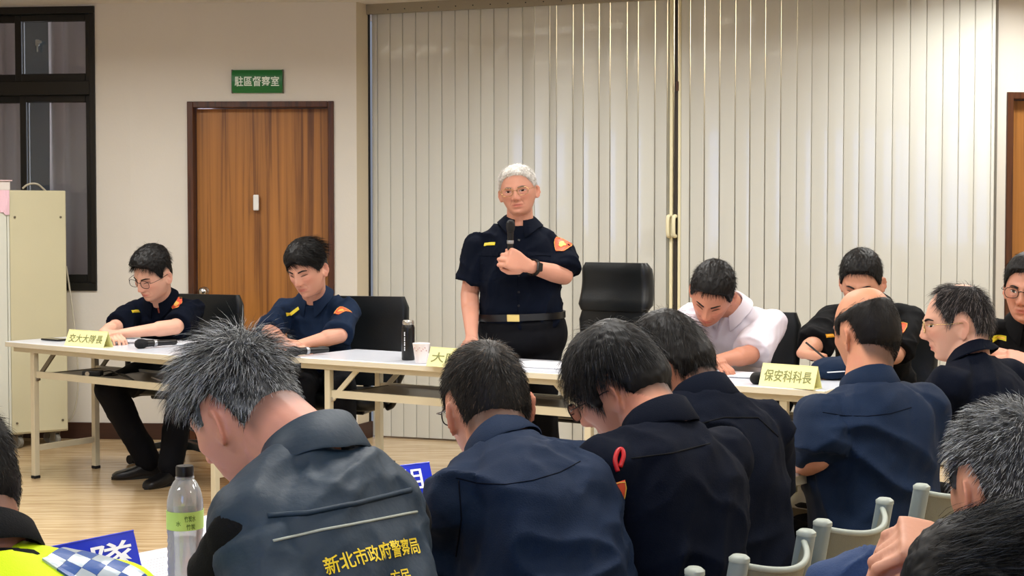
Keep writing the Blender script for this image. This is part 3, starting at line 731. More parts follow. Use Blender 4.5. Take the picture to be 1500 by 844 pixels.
# ================================================================== PEOPLE LIBRARY
M_skin = mat('skin', (200, 150, 125), 0.5, attr=True, bump=0.08, bscale=150, spec=0.35, sss=0.06)
M_hairs = mat('hair_strands', (20, 20, 20), 0.5, attr=True, spec=0.22)
M_eye = mat('eye_white', (205, 196, 188), 0.25); M_iris = mat('eye_iris', (22, 14, 10), 0.2); M_lash = mat('eyelash', (28, 18, 15), 0.7)
M_mouth = mat('mouth_line', (96, 44, 38), 0.6)
M_rim = mat('glasses_rim', (30, 26, 26), 0.3, metal=0.5); M_rim2 = mat('glasses_rim_gold', (190, 160, 110), 0.25, metal=0.9)
M_lens = thin_glass('glasses_lens', (252, 252, 252), 0.05, 0.0, ior=1.12)
M_navy = mat('navy_shirt_cloth', (6, 12, 26), 0.9, spec=.12, bump=0.25, bscale=380, vary=0.10, vscale=10)
M_blue = mat('blue_navy_shirt_cloth', (7, 28, 54), 0.8, spec=.25, bump=0.25, bscale=380, vary=0.10, vscale=10)
M_trou = mat('black_trouser_cloth', (7, 8, 14), 0.85, spec=.2, bump=0.2, bscale=380)
M_blk = mat('black_shirt_cloth', (6, 7, 10), 0.85, spec=.2, bump=0.25, bscale=380)
M_vest = mat('grey_vest_nylon', (20, 42, 60), 0.58, spec=.4, bump=0.2, bscale=90, vary=0.12, vscale=8)
M_whsh = mat('white_shirt_cloth', (214, 208, 218), 0.75, bump=0.2, bscale=300)
M_neon = mat('neon_vest_cloth', (205, 232, 0), 0.7, bump=0.25, bscale=500)
M_shoe = mat('black_shoe_leather', (12, 12, 15), 0.4)
M_yel = mat('yellow_tag', (214, 196, 40), 0.5); M_org = mat('orange_patch', (232, 92, 60), 0.6); M_gold = mat('gold_thread', (240, 190, 90), 0.5)
M_gold2 = mat('brass_buckle', (222, 196, 120), 0.3, metal=0.6)

def headmap(d, jaw=1.0):
    x, y, z = d[:, 0], d[:, 1], d[:, 2]
    r = np.sqrt(np.clip(1-z*z, 1e-6, 1))
    p = np.where(z < 0, 1-0.34*ss(0, 0.9, -z), 1-0.14*ss(0, 0.9, z)); s = np.minimum(r**(p-1), 2.6)
    X = 0.0765*x*s; Y = 0.098*y*s; Z = 0.118*z
    X *= 1-0.15*jaw*ss(0.1, 1, -z); X *= 1+0.03*np.exp(-((z-0.25)/0.3)**2)*(y < 0.2)
    bk = ss(0.1, -0.5, y); Y = Y*(1-0.46*bk*ss(0.12, 0.95, -z)); Z = Z+0.006*bk*ss(-0.1, 0.6, z)
    fr = ss(0, 0.4, y)
    Y = Y*(1-0.13*fr*ss(0.25, 1, -z))+0.014*fr*ss(0.3, 0.95, -z)
    Y *= 1-0.07*fr*ss(0.45, 1, z)
    Y -= 0.006*fr*(1-np.exp(-(X/0.05)**2))
    def g(cx, cz, sx, sz): return np.exp(-((np.abs(X)-cx)/sx)**2-((Z-cz)/sz)**2)
    Y += fr*(0.005*g(0.028, 0.024, 0.020, 0.008)+0.003*g(0, 0.026, 0.014, 0.010))
    Y -= fr*(0.014*g(0.031, 0.003, 0.016, 0.011)); Y += fr*0.0065*g(0.031, 0.002, 0.012, 0.007)
    Y -= fr*0.0028*np.exp(-((np.abs(X)-(0.0185+(-0.034-Z)*.42))/0.004)**2)*ss(-.068, -.056, Z)*ss(-.028, -.038, Z)
    npf = np.interp(Z, [-0.050, -0.044, -0.037, -0.028, -0.010, 0.010, 0.028], [0, 0.006, 0.024, 0.025, 0.015, 0.008, 0.0])
    nw = np.interp(Z, [-0.05, -0.036, -0.02, 0.01, 0.03], [0.014, 0.013, 0.010, 0.008, 0.010])
    Y += fr*npf*np.exp(-(X/nw)**2); Y += fr*0.009*g(0.014, -0.037, 0.006, 0.007)
    Y += fr*(0.006*g(0.040, -0.018, 0.018, 0.014)-0.003*g(0.026, -0.048, 0.008, 0.010))
    Y += fr*(0.007*g(0.0, -0.060, 0.022, 0.005)-0.004*g(0.0, -0.066, 0.024, 0.0025)+0.008*g(0.0, -0.073, 0.018, 0.005)-0.004*g(0, -0.084, 0.02, 0.006)+0.009*g(0, -0.102, 0.020, 0.014))
    return np.stack([X, Y, Z], 1)
def sgrid(n=144, m=110):
    t = (np.arange(n)+0.5)*2*PI/n; a = -PI/2+(np.arange(m)+0.5)/m*PI
    return np.stack([np.outer(np.cos(a), np.cos(t)), np.outer(np.cos(a), np.sin(t)), np.outer(np.sin(a), np.ones(n))], -1).reshape(-1, 3)
SG_N, SG_M = 144, 110
SG = sgrid(SG_N, SG_M)
SGF = [(j*SG_N+i, j*SG_N+(i+1) % SG_N, (j+1)*SG_N+(i+1) % SG_N, (j+1)*SG_N+i) for j in range(SG_M-1) for i in range(SG_N)]
SGC = SGF+[tuple(range(SG_N-1, -1, -1)), tuple((SG_M-1)*SG_N+i for i in range(SG_N))]
_HB = headmap(SG)
_TB = bvh(_HB, SGF)
def on_head(x, z, off=0.001):
    h = _TB.ray_cast(Vector((x, 0.3, z)), Vector((0, -1, 0)))
    return np.array([x, (h[0].y if h[0] else 0.09)+off, z])
def ear(side):
    """ear with raised helix, hollow concha and lobe; head-local"""
    n, m = 36, 9; P = []; tt = np.arange(n)*2*PI/n
    def outl(t): # egg outline in (depth a, height b)
        c, s = np.cos(t), np.sin(t); return 0.0170*c*(1+0.18*s)-0.002*(s < -0.3)*(-s), 0.0315*s
    a, b = outl(tt); rings = []
    for rr, hgt in ((1.0, 0.000), (1.04, 0.003), (0.98, 0.0065), (0.86, 0.0075), (0.76, 0.0040), (0.62, 0.0045), (0.48, 0.0020), (0.30, -0.0035), (0.05, -0.0045)):
        lob = ss(-0.4, -0.8, np.sin(tt)); h = hgt*(1-lob)+0.0045*lob
        rings.append(np.stack([h, a*rr, b*rr], 1))
    V, Fc = loft(rings[::-1]); Vb = [np.stack([np.full(n, -0.004), a*q, b*q], 1) for q in (0.98, 0.7, 0.1)]
    V, Fc = loft(rings[::-1]+Vb)
    V[:, 0] += 0.012*np.clip(-V[:, 1]/0.017, -1, 1)*0.9       # rear edge stands away from the skull
    V[:, 1] += -0.10*V[:, 2]                                   # slight rake
    V[:, 0] *= side; V = V+np.array([side*0.0775, -0.008, -0.014])
    if side < 0: Fc = [f[::-1] for f in Fc]
    return V, Fc
def hairline(phi, P):
    x = P.get('hl', [(0, .64), (30, .60), (52, .44), (68, .06), (76, .04), (84, .34), (102, .36), (112, .14), (120, -.25), (134, -.56), (155, -.76), (180, -.82)])
    return np.interp(phi, [q[0] for q in x], [q[1] for q in x])
def hairmask(d, P, soft=0.05):
    phi = np.degrees(np.abs(np.arctan2(d[:, 0], d[:, 1])))
    m = ss(-soft, soft, d[:, 2]-hairline(phi, P))
    if 'bald' in P:
        for (c, r, sf) in P['bald']:
            c = nrm(c); ang = np.degrees(np.arccos(np.clip(d@c, -1, 1))); m = m*ss(r-sf, r+sf, ang)
    return m
def hthick(d, P):
    t = P['side']+(P['top']-P['side'])*ss(0.15, 0.75, d[:, 2])
    t = t*(1-0.6*ss(-0.1, -0.55, d[:, 2]))
    if 'front' in P: t = t+P['front']*ss(0.3, 0.8, d[:, 1])*ss(0.3, 0.6, d[:, 2])
    return t

def skin_cols(L, d, P, skin):
    """per-vertex colour in head-local coordinates: the face's own colour"""
    sk = np.array(lin(skin)); C = np.tile(sk, (len(L), 1))
    def mixc(C, col, w): return C*(1-w[:, None])+np.array(lin(col))*w[:, None]
    X, Y, Z = L[:, 0], L[:, 1], L[:, 2]; fr = (Y > 0.04)
    C = mixc(C, (168, 84, 74), 0.75*fr*np.exp(-(X/0.021)**4-((Z+0.066)/0.0085)**4))
    C = mixc(C, (205, 122, 100), 0.35*fr*np.exp(-((np.abs(X)-0.04)/0.02)**2-((Z+0.025)/0.02)**2))
    C = mixc(C, (200, 118, 95), 0.40*fr*np.exp(-(X/0.014)**2-((Z+0.036)/0.012)**2))
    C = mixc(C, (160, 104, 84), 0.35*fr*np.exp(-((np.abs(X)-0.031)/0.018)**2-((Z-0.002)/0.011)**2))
    if P.get('beard'): C = mixc(C, (150, 118, 100), P['beard']*ss(-0.035, -0.06, Z)*(Y > 0.0))
    C = mixc(C, (200, 124, 104), 0.28*(np.abs(X) > 0.079))
    for k in (-1, 1):  # crease shade painted into the smile folds and under the eyes
        C = mixc(C, (142, 86, 68), P.get('lines', .35)*(Y > .04)*np.exp(-((X-k*(0.0185+(-0.034-Z)*.42))/0.0022)**2)*ss(-.066, -.056, Z)*ss(-.030, -.038, Z))
        C = mixc(C, (150, 94, 76), P.get('lines', .35)*(Y > .04)*np.exp(-((X-k*.031)/.013)**2-((Z+.0125)/.0028)**2))
    nrr = np.linalg.norm(L/np.array([0.0765, 0.098, 0.118]), axis=1)
    hm = hairmask(d, P, P.get('fade', 0.16))*(np.abs(X) < 0.0785)*ss(1.42, 1.12, nrr)
    C = mixc(C, P.get('scalp', (30, 26, 25)), P.get('scalpw', 0.85)*hm)
    return C

def strands(P, n, seed, Rh, Hc, sc):
    rng = np.random.default_rng(seed)
    g = rng.normal(size=(n*6, 3)); g = nrm(g); m = hairmask(g, P, P.get('soft', 0.05)); g = g[rng.random(len(g)) < m*P.get('dens', 1.0)][:n]
    n = len(g)
    base = headmap(g); nr = nrm(base/np.array([0.0765**2, 0.098**2, 0.118**2]))
    crown = nrm(P.get('crown', (0.1, -0.5, 0.85))); cdir = nrm(g*(g@crown)[:, None]-crown+rng.normal(size=(n, 3))*0.06)
    mode = P.get('comb', 'crown')
    if mode == 'down': cdir = nrm(cdir*0.5+np.array([0, -0.2, -1.0]))
    if mode == 'side':
        sd = np.tile(np.array([P.get('part', 1)*1.0, -0.15, -0.15]), (n, 1)); w = ss(0.1, 0.6, g[:, 2])[:, None]; cdir = nrm(cdir*(1-w*0.75)+sd*w*0.75)
    if mode == 'back': w = ss(0.0, 0.5, g[:, 2])[:, None]; cdir = nrm(cdir*(1-w)+np.array([0.15, -1.0, 0.0])*w)
    th = hthick(g, P); ln = (P['slen']+(P['tlen']-P['slen'])*ss(0.1, 0.7, g[:, 2]))*(1-0.55*ss(-0.05, -0.55, g[:, 2]))*rng.uniform(0.65, 1.15, n)
    lift = P.get('lift', 0.35)*rng.uniform(0.6, 1.5, n)
    K = 5; pos = base+nr*0.001; pts = [pos]; clump = vn(g*9+seed)*0.35
    tw = nrm(np.cross(nr, cdir))
    for k in range(K):
        q = (k+1)/K
        d_ = nrm(nr*(lift*(1.25-q))[:, None]+cdir*(0.45+q*0.8)+tw*clump[:, None]*0.8+rng.normal(size=(n, 3))*P.get('rough', 0.10)+np.array([0, 0, -0.25*q*P.get('grav', 1.0)]))
        pos = pos+d_*(ln/K)[:, None]
        q3 = pos/np.array([0.0765, 0.098, 0.118]); rr = np.linalg.norm(q3, axis=1); lo = 1.0+0.010; hi = 1.0+P.get('maxh', 3.0)*(th+0.003)/0.1*rng.uniform(.8, 1.1, n); pos = np.where((rr > hi)[:, None], pos*(hi/rr)[:, None], pos); rr = np.minimum(rr, hi)
        pos = np.where((rr < lo)[:, None], pos*(lo/rr)[:, None], pos); pts.append(pos)
    pts = np.stack(pts, 1)                                        # n,K+1,3
    wdir = nrm(np.cross(pts[:, -1]-pts[:, 0]+1e-6, nr+rng.normal(size=(n, 3))*0.5))
    wd = P.get('w', 0.00045); V = np.zeros((n, 2*K+1, 3))
    for k in range(K):
        V[:, 2*k] = pts[:, k]-wdir*wd*(1-0.12*k); V[:, 2*k+1] = pts[:, k]+wdir*wd*(1-0.12*k)
    V[:, 2*K] = pts[:, K]
    Fc = []
    b = (np.arange(n)*(2*K+1))[:, None]
    tri = []
    for k in range(K-1): tri += [[2*k, 2*k+1, 2*k+3], [2*k, 2*k+3, 2*k+2]]
    tri += [[2*K-2, 2*K-1, 2*K]]
    Fc = (b[:, :, None]+np.array(tri)[None]).reshape(-1, 3)
    c1 = np.array(lin(P['col'])); c2 = np.array(lin(P.get('col2', P['col']))); pr = P.get('mix', 0.0)
    if callable(pr): pr = pr(g)
    w = (rng.random(n) < pr).astype(float)*rng.uniform(0.4, 1.0, n); c = c1*(1-w[:, None])+c2*w[:, None]
    c = c*rng.uniform(0.75, 1.25, n)[:, None]
    V = V.reshape(-1, 3)
    return V*sc@Rh.T+Hc, Fc, np.repeat(c, 2*K+1, axis=0)

def haircap(P, Rh, Hc, sc, seed):
    m = hairmask(SG, P, P.get('soft', 0.05)*1.4); th = hthick(SG, P)*P.get('capk', 0.6)
    nz = vn(SG*np.array([14, 9, 9])+seed)*0.5+vn(SG*np.array([30, 16, 16])+seed+5)*0.3
    th = th*(1+0.35*nz*P.get('capn', 1.0))
    base = headmap(SG); nr = nrm(base/np.array([0.0765**2, 0.098**2, 0.118**2]))
    off = th*ss(0.0, 0.75, m)-0.004*(1-ss(0, 0.35, m))
    V = base+nr*off[:, None]
    keep = [f for f in SGC[:-2] if max(m[i] for i in f) > 0.02]
    if (m[-SG_N:] > 0.5).all(): keep.append(SGC[-1])
    used = sorted({i for f in keep for i in f}); mp = {u: k for k, u in enumerate(used)}
    c1 = np.array(lin(P['col'])); c2 = np.array(lin(P.get('col2', P['col']))); pr = P.get('mix', 0.0)
    if callable(pr): pr = pr(SG[used])
    w = np.clip(pr*(0.55+0.7*nz[used]), 0, 1)*P.get('capmix', 0.5)
    c = c1*(1-w[:, None])+c2*w[:, None]
    return (V[used])*sc@Rh.T+Hc, [tuple(mp[i] for i in f) for f in keep], c*np.clip(0.85+0.4*nz[used], 0.4, 1.4)[:, None]

def hand(Wp, D, N, side, s=1.0, curl=0.3, pose=None, spread=0.05, thumb=0.5):
    """Wp wrist, D to the fingers, N out of the back of the hand, side = +1 thumb towards D x N. Returns watertight parts"""
    D = nrm(D); N = nrm(np.array(N)-D*(np.array(N)@D)); S = np.cross(D, N)*side; ps = []
    W_ = np.array(Wp, float)
    rings = []
    for q, w, t in ((0.0, .054, .038), (.02, .058, .036), (.05, .078, .032), (.075, .084, .029), (.092, .080, .024)):
        rr = rrect(w*s, t*s, t*s*0.42, 4); rings.append(W_+D*q*s+np.outer(rr[:, 0], S)+np.outer(rr[:, 1], N))
    ps.append(loft(rings))
    LN = ((.046, .027, .021), (.050, .031, .022), (.046, .029, .021), (.036, .021, .019))
    cl = curl if hasattr(curl, '__len__') else [curl]*4
    for i in range(4):
        off = (0.0305-0.0203*i)*s; b = W_+D*(0.086-0.004*abs(i-1))*s+S*off
        a0 = (1.5-i)*spread; dr = nrm(D*math.cos(a0)+S*math.sin(a0)); ang = 0.0; p = b-N*0.002*s; r = (0.0087, 0.0090, 0.0086, 0.0076)[i]*s
        for k in range(3):
            ang += cl[i]*(1.35, 1.75, 1.0)[k]
            d = dr*math.cos(ang)-N*math.sin(ang); q = p+d*LN[i][k]*s
            ps.append(capsule(p, q, r*(1.0-0.06*k), r*(0.96-0.07*k), 12, 3)); p = q
    b = W_+D*0.028*s+S*0.030*s-N*0.006*s
    d = nrm(D*0.62+S*0.72*(1-thumb*0.6)-N*0.45*thumb); q = b+d*0.040*s; ps.append(capsule(b, q, 0.0145*s, 0.0115*s, 12, 3))
    d2_ = nrm(d+D*0.35-N*0.9*thumb-S*0.75*thumb); q2 = q+d2_*0.031*s; ps.append(capsule(q, q2, 0.0112*s, 0.0098*s, 12, 3))
    d3 = nrm(d2_+D*0.2-S*1.0*thumb-N*0.3*thumb); ps.append(capsule(q2, q2+d3*0.023*s, 0.0098*s, 0.0082*s, 12, 3))
    return ps

def frame3(f, pitch=0, roll=0):
    """rows->columns matrix with local x=right, y=forward, z=up; f = yaw angle of forward"""
    R = Matrix.Rotation(f-PI/2, 3, 'Z') @ Matrix.Rotation(-pitch, 3, 'X') @ Matrix.Rotation(roll, 3, 'Y')
    return np.array(R)

def torso_rings(hip, neck, r, widths, mid, sc, inflate=0.0, n=28, upto=1.0, start=0.0):
    P = []; T = []
    for t in np.linspace(0, 1, 15):
        P.append((1-t)**2*hip+2*t*(1-t)*mid+t*t*neck)
        T.append(nrm(2*(1-t)*(mid-hip)+2*t*(neck-mid)))
    tt = [w[0] for w in widths]; rings = []
    for t in np.linspace(start, upto, 22):
        c = (1-t)**2*hip+2*t*(1-t)*mid+t*t*neck; u = nrm(2*(1-t)*(mid-hip)+2*t*(neck-mid)); f = nrm(np.cross(u, r)); rr = nrm(np.cross(f, u))
        w = (np.interp(t, tt, [q[1] for q in widths])*sc+inflate); d = (np.interp(t, tt, [q[2] for q in widths])*sc+inflate)
        a = np.arange(n)*2*PI/n; ca, sa = np.cos(a), np.sin(a); e = 0.8
        X = np.sign(ca)*np.abs(ca)**e*w; Y = np.sign(sa)*np.abs(sa)**e*d
        rings.append(c+np.outer(X, rr)+np.outer(Y+np.interp(t, tt, [q[3] for q in widths])*sc, f))
    return rings
WID = [(0, .158, .110, 0), (.15, .155, .112, 0), (.36, .142, .104, 0), (.58, .152, .106, .004), (.72, .160, .104, .004), (.82, .152, .092, 0), (.90, .112, .072, 0), (.96, .075, .060, 0), (1.0, .062, .055, 0)]
WIDB = [(0, .170, .120, 0), (.15, .172, .134, .014), (.36, .162, .130, .018), (.58, .164, .120, .010), (.72, .168, .110, .004), (.82, .156, .094, 0), (.90, .114, .074, 0), (.96, .076, .062, 0), (1.0, .064, .056, 0)]

def folds(V, Fq, amp, seed, dirs=((6, 6, 3),), keep=None):
    N = vnormals(V, Fq); d = np.zeros(len(V))
    for k, D in enumerate(dirs):
        Q = V@np.array(D).T if np.array(D).ndim == 2 else V*np.array(D)
        n1 = vn(Q+seed+k*13.7+0.45*np.stack([vn(V*7+seed)]*3, 1)); msk = 0.35+0.9*ss(-.3, .5, vn(V*5.1+seed*1.7+k*31))
        d += ((np.clip(1-np.abs(n1)*1.9, 0, 1)**1.6)*1.5-0.45)*msk*(1.0 if k == 0 else 0.7)
    n2 = vn(V@(fdir((.4, .3, 1), 9, 30)).T+seed); d += 0.25*(1-np.abs(n2)*2) 
    if keep is not None: d = d*keep
    return V+N*(d*amp)[:, None]
def fdir(axis, along=3.0, across=16.0):
    """anisotropic matrix: folds run along axis"""
    a = nrm(axis); A = np.outer(a, a); return A*along+(np.eye(3)-A)*across

def collar(Nk, Rn, sc, m, root, h=0.034, drop=0.040, open_=16, rx=0.064, ry=0.060, name='collar', spread=1.0, side=.34):
    A = np.radians(np.linspace(open_, 360-open_, 44)); rings = []
    for a in A:
        e = np.array([math.sin(a), math.cos(a)])           # a=0 front (+y)
        ff = math.cos(a); tip = max(0.0, 1-min(a, 2*PI-a)/math.radians(58)); bk = max(0.0, -ff)
        def p(r, z): return np.array([e[0]*rx*r, e[1]*ry*r, z])
        zt = h+0.008*bk-0.020*max(ff, 0); 
        R = [p(1.02, zt-0.03), p(0.94, zt), p(1.0, zt+0.003), p(1.14, zt-0.003), p(1.27+0.50*tip*spread+.08*bk+side*abs(e[0]), zt-drop-0.006-0.036*tip+.014*abs(e[0])), p(1.24+0.50*tip*spread+.08*bk+side*abs(e[0]), zt-drop-0.010-0.040*tip+.014*abs(e[0])), p(1.06, zt-0.018)]
        rings.append(np.array(R)*sc@Rn.T+Nk)
    o = mk(name, loft(rings), m, parent=root, smooth=True, angle=50); return o

def glasses(root, Rh, Hc, sc, m=None, shape='round', lens=True):
    m = m or M_rim; g = []
    for sx in (-1, 1):
        t = np.linspace(0, 2*PI, 25); e = 0.72
        X = np.sign(np.cos(t))*np.abs(np.cos(t))**e*0.0235; Z = np.sign(np.sin(t))*np.abs(np.sin(t))**e*0.0185
        P = np.stack([sx*0.0335+X, 0.104-0.10*np.abs(np.abs(0.0335*sx+X)-0.02)*0.6, 0.000+Z], 1)
        g.append(tube(P, 0.0013, 6, 1))
        g.append(tube([(sx*0.057, 0.097, 0.006), (sx*0.073, 0.082, 0.008), (sx*0.080, 0.03, 0.006), (sx*0.081, -0.008, 0.006), (sx*0.079, -0.020, -0.010)], 0.0012, 6, 3))
        if lens:
            pp = np.vstack([P[:-1], P[:-1]+[0, -0.001, 0]]); n = 24
            ls = (pp, [tuple(range(n)), tuple(range(2*n-1, n-1, -1))]+[(i, (i+1) % n, (i+1) % n+n, i+n) for i in range(n)])
            g2 = ls; g.append(None); g[-1] = ('lens', g2)
    g.append(tube([(-0.011, 0.104, 0.004), (0, 0.107, 0.007), (0.011, 0.104, 0.004)], 0.0013, 6, 3))
    fr = mrg(*[q for q in g if q[0] is not 'lens']) if False else mrg(*[q for q in g if not isinstance(q[0], str)])
    fo = mk('glasses', (fr[0]*sc@Rh.T+Hc, fr[1]), m, parent=root, smooth=True)
    for q in g:
        if isinstance(q[0], str): mk('lens', (q[1][0]*sc@Rh.T+Hc, q[1][1]), M_lens, parent=fo)
    return fo

def person(label, group, sc=1.0, head=None, hy=-90, hp=0, hr=0, neck=None, ty=-90, shtilt=0, hip=None, mid=None, shw=0.17, wid=WID,
           arms=None, legs=None, shirt=M_navy, trousers=M_trou, sleeve=0.62, slr=0.062, slre=0.072, hair=None, nstr=1500, skin=(205, 152, 126), face=True, eyes='open',
           gl=None, fold=(0.006, [(5, 14, 6), (14, 5, 5)]), vox=0.0042, clothvox=0.008, collar_kw=None, seed=1, undershirt=None, hsc=1.0, hw=1.0, drop=0.085, trap=0.042, shoes=True, waist=False, brow=(24, 18, 16), yaw_deg=True):
    """head, neck, hip, elbows... : world points. Angles in degrees (world yaw)."""
    Hc = np.array(head, float); Rh0 = frame3(math.radians(hy), math.radians(hp), math.radians(hr)); hs = sc*hsc; Rh = Rh0*np.array([hw, 1, 1])[None]
    Nk = np.array(neck, float); Hip = np.array(hip, float)
    th = math.radians(ty); r = np.array([math.sin(th), -math.cos(th), 0.0]); r = nrm(r*math.cos(math.radians(shtilt))+np.array([0, 0, 1])*math.sin(math.radians(shtilt)))
    if mid is None: mid = (Hip+Nk)/2-np.array([math.cos(th), math.sin(th), 0])*0.05
    mid = np.array(mid, float)
    u1 = nrm(Nk-mid); f1 = nrm(np.cross(u1, r)); Rn = np.stack([r, nrm(np.cross(u1, r)), u1], 1)
    base = np.array([Hip[0], Hip[1], 0.0])
    # ---- body: head + neck island, arms + upper chest island
    hd = (_HB*hs@Rh.T+Hc, SGC); eL = ear(-1); eR = ear(1)
    parts = [hd, (eL[0]*hs@Rh.T+Hc, eL[1]), (eR[0]*hs@Rh.T+Hc, eR[1])]
    hb = Hc+Rh@np.array([0, -0.022, -0.045])*hs; nb = Nk+u1*0.0
    parts.append(capsule(hb, nb, 0.056*hs, 0.060*sc, 20, 4)); parts.append(capsule(Hc+Rh@np.array([0, -0.030, 0.0])*hs, nb, 0.058*hs, 0.060*sc, 20, 4))
    parts.append(capsule(nb, nb-u1*0.07, 0.062*sc, 0.06*sc, 18, 4))
    Vh, Fh = voxel(mrg(*parts), vox*sc, 1 if vox > .0038 else 0)
    # colours
    L = (Vh-Hc)@Rh0/hs/np.array([hw, 1, 1]); nh = nrm(L/np.array([0.0765, 0.098, 0.118]))
    hair = dict(hair) if hair else dict(col=(15, 13, 13), top=.02, side=.01, tlen=.04, slen=.02)
    hz = np.linalg.norm(L/np.array([0.0765, 0.098, 0.118]), axis=1) < 1.45
    C = skin_cols(L, nh, hair, skin); C[~hz] = np.array(lin(skin))
    # ---- arms
    sp = []; sl = []; A = arms or {}
    shd = {}
    for sd, key in ((-1, 'L'), (1, 'R')):
        S0 = Nk+r*sd*shw*sc-u1*drop*sc
        shd[key] = S0; sl.append(capsule(Nk+r*sd*0.045*sc-u1*0.040*sc, S0+r*sd*0.0, trap*sc+0.006, 0.052*sc+0.006, 18, 4))
        if key in A:
            a = A[key]; E = np.array(a['elbow'], float); Wp = np.array(a['wrist'], float)
            sp.append(capsule(S0, E, 0.048*sc, 0.041*sc, 16, 4)); m1 = E+(Wp-E)*0.3
            sp.append(capsule(E, m1, 0.041*sc, 0.041*sc, 16, 4)); sp.append(capsule(m1, Wp, 0.041*sc, 0.027*sc, 16, 4, flat=0.85, fax=a.get('N', (0, 0, 1))))
            if a.get('hand', True): sp += hand(Wp, a['D'], a['N'], a.get('side', 1), s=sc*a.get('hs', 1.0), curl=a.get('curl', 0.3), thumb=a.get('thumb', 0.5), spread=a.get('spread', 0.05))
            e2 = S0+(E-S0)*min(1, a.get('sleeve', sleeve)*1.15)
            if a.get('sleeve', sleeve) > 1.05:
                k = a.get('sleeve', sleeve)-1; sl.append(capsule(S0, E, slr*sc, 0.056*sc, 20, 4)); sl.append(capsule(E, E+(Wp-E)*k, 0.056*sc, 0.045*sc, 20, 4))
            else: sl.append(capsule(S0, S0+(e2-S0)*0.5, slr*sc, (slr+slre)/2*sc, 20, 4)); sl.append(cyl(S0+(e2-S0)*0.4, e2, (slr*0.6+slre*0.4)*sc, slre*sc, 22))
        sp.append(capsule(Nk-u1*0.05*sc, S0, 0.05*sc, 0.046*sc, 14, 3))
    core = torso_rings(Hip, Nk, r, wid, mid, sc, -0.02, upto=0.97, start=0.45); sp.append(loft(core)); sp.append(capsule(nb, nb-u1*0.07, 0.055*sc, 0.06*sc, 14, 3))
    Va, Fa = voxel(mrg(*sp), (0.0046 if arms else 0.012)*sc, 2)
    Ca = np.tile(np.array(lin(skin)), (len(Va), 1))*np.clip(1+0.06*vn(Va*22), 0.9, 1.1)[:, None]
    V = np.vstack([Vh, Va]); Fq = np.vstack([Fh, Fa+len(Vh)]); C = np.vstack([C, Ca])
    body = mk('person', (V, Fq), M_skin, cols=C, smooth=True, base=base); tag(body, label, 'person', group)
    # ---- face details
    if face:
        def hmk(nm, pts, fcs, m, **k): return mk(nm, (np.array(pts)*hs@Rh.T+Hc, fcs), m, parent=body, smooth=True, **k)
        for sx in (-1, 1):
            op = {'open': 0.0048, 'narrow': 0.0034, 'down': 0.0012}[eyes]; n = 14; top = []; bot = []
            for i in range(n+1):
                a = -1+2*i/n; x = sx*0.0315+a*0.0135; zc = 0.0015+0.0015*a*sx-(0.003 if eyes == 'down' else 0)
                top.append((x, zc+op*(1-a*a)**0.75)); bot.append((x, zc-op*0.75*(1-a*a)))
            if eyes != 'down':
                pts = []; fcs = []; fm = []
                rows = 5
                for j in range(rows):
                    for i in range(n+1):
                        w = j/(rows-1); pts.append(on_head(top[i][0], top[i][1]*(1-w)+bot[i][1]*w, 0.0012))
                for j in range(rows-1):
                    for i in range(n):
                        a = j*(n+1)+i; f = (a, a+n+1, a+n+2, a+1) if True else None; fcs.append(f); cx = (pts[a][0]+pts[a+1][0])/2
                        fm.append(1 if abs(cx-sx*0.0315-P_gaze*0.002) < 0.0052 else 0)
                hmk('eye', pts, fcs, [M_eye, M_iris], fmat=fm)
            lash = tube([on_head(x, z+0.0006, 0.0016) for x, z in top[::2]], 0.0011 if eyes != 'down' else 0.0014, 6, 2, rr=(0.5, 1, 1, 0.6)); hmk('eyelid_line', lash[0], lash[1], M_lash)
            lid = tube([on_head(x, z+0.0045, 0.0002) for x, z in top[2:-2:2]], 0.0008, 6, 2, rr=(0.4, 1, 0.4)); hmk('eyelid_crease', lid[0], lid[1], mat('lid_crease', (130, 84, 68), 0.7))
            br = tube([on_head(sx*x, z, 0.0006) for x, z in ((0.013, 0.0175), (0.022, 0.0205), (0.034, 0.0225), (0.046, 0.0180))], 0.0036, 6, 4, rr=(0.9, 1.0, 0.9, 0.35)); hmk('eyebrow', br[0], br[1], mat('brow_%d' % brow[0], brow, 0.8))
        mo = tube([on_head(x, -0.0662+0.02*abs(x), 0.0002) for x in (-0.023, -0.012, 0, 0.012, 0.023)], 0.0012, 6, 3, rr=(0.6, 1, 1, 0.6)); hmk('mouth_line', mo[0], mo[1], M_mouth)
        for sx in (-1, 1):
            no = ell(on_head(sx*0.0075, -0.0435, -0.0008), (0.0035, 0.0022, 0.0018), 10, 6); hmk('nostril', no[0], no[1], M_mouth)
    if gl: glasses(body, Rh, Hc, hs, gl)
    # ---- hair
    if not hair.get('none'):
        hv = haircap(hair, Rh, Hc, hs, seed)
        if nstr:
            sv = strands(hair, nstr, seed, Rh, Hc, hs)
            hvf = [tuple(f) for f in hv[1]]
            ho = mk('hair', (hv[0], hvf), M_hairs, parent=body, smooth=True, cols=hv[2])
            so = mk('hair_strands', (sv[0], sv[1]), M_hairs, parent=ho, cols=sv[2], kind='stuff')
        else: mk('hair', (hv[0], hv[1]), M_hairs, parent=body, smooth=True, cols=hv[2])
    # ---- shirt
    rings = torso_rings(Hip, Nk-u1*0.008*sc, r, wid, mid, sc, 0.012, upto=0.985)
    Vs, Fs = voxel(mrg(loft(rings), *sl), clothvox, 4)
    Vs = folds(Vs, Fs, fold[0], seed*7.3, fold[1])
    so = mk('shirt', (Vs, Fs), shirt if undershirt is None else undershirt, parent=body, smooth=True)
    tree = bvh(Vs, Fs)
    ck = dict(collar_kw or {}); 
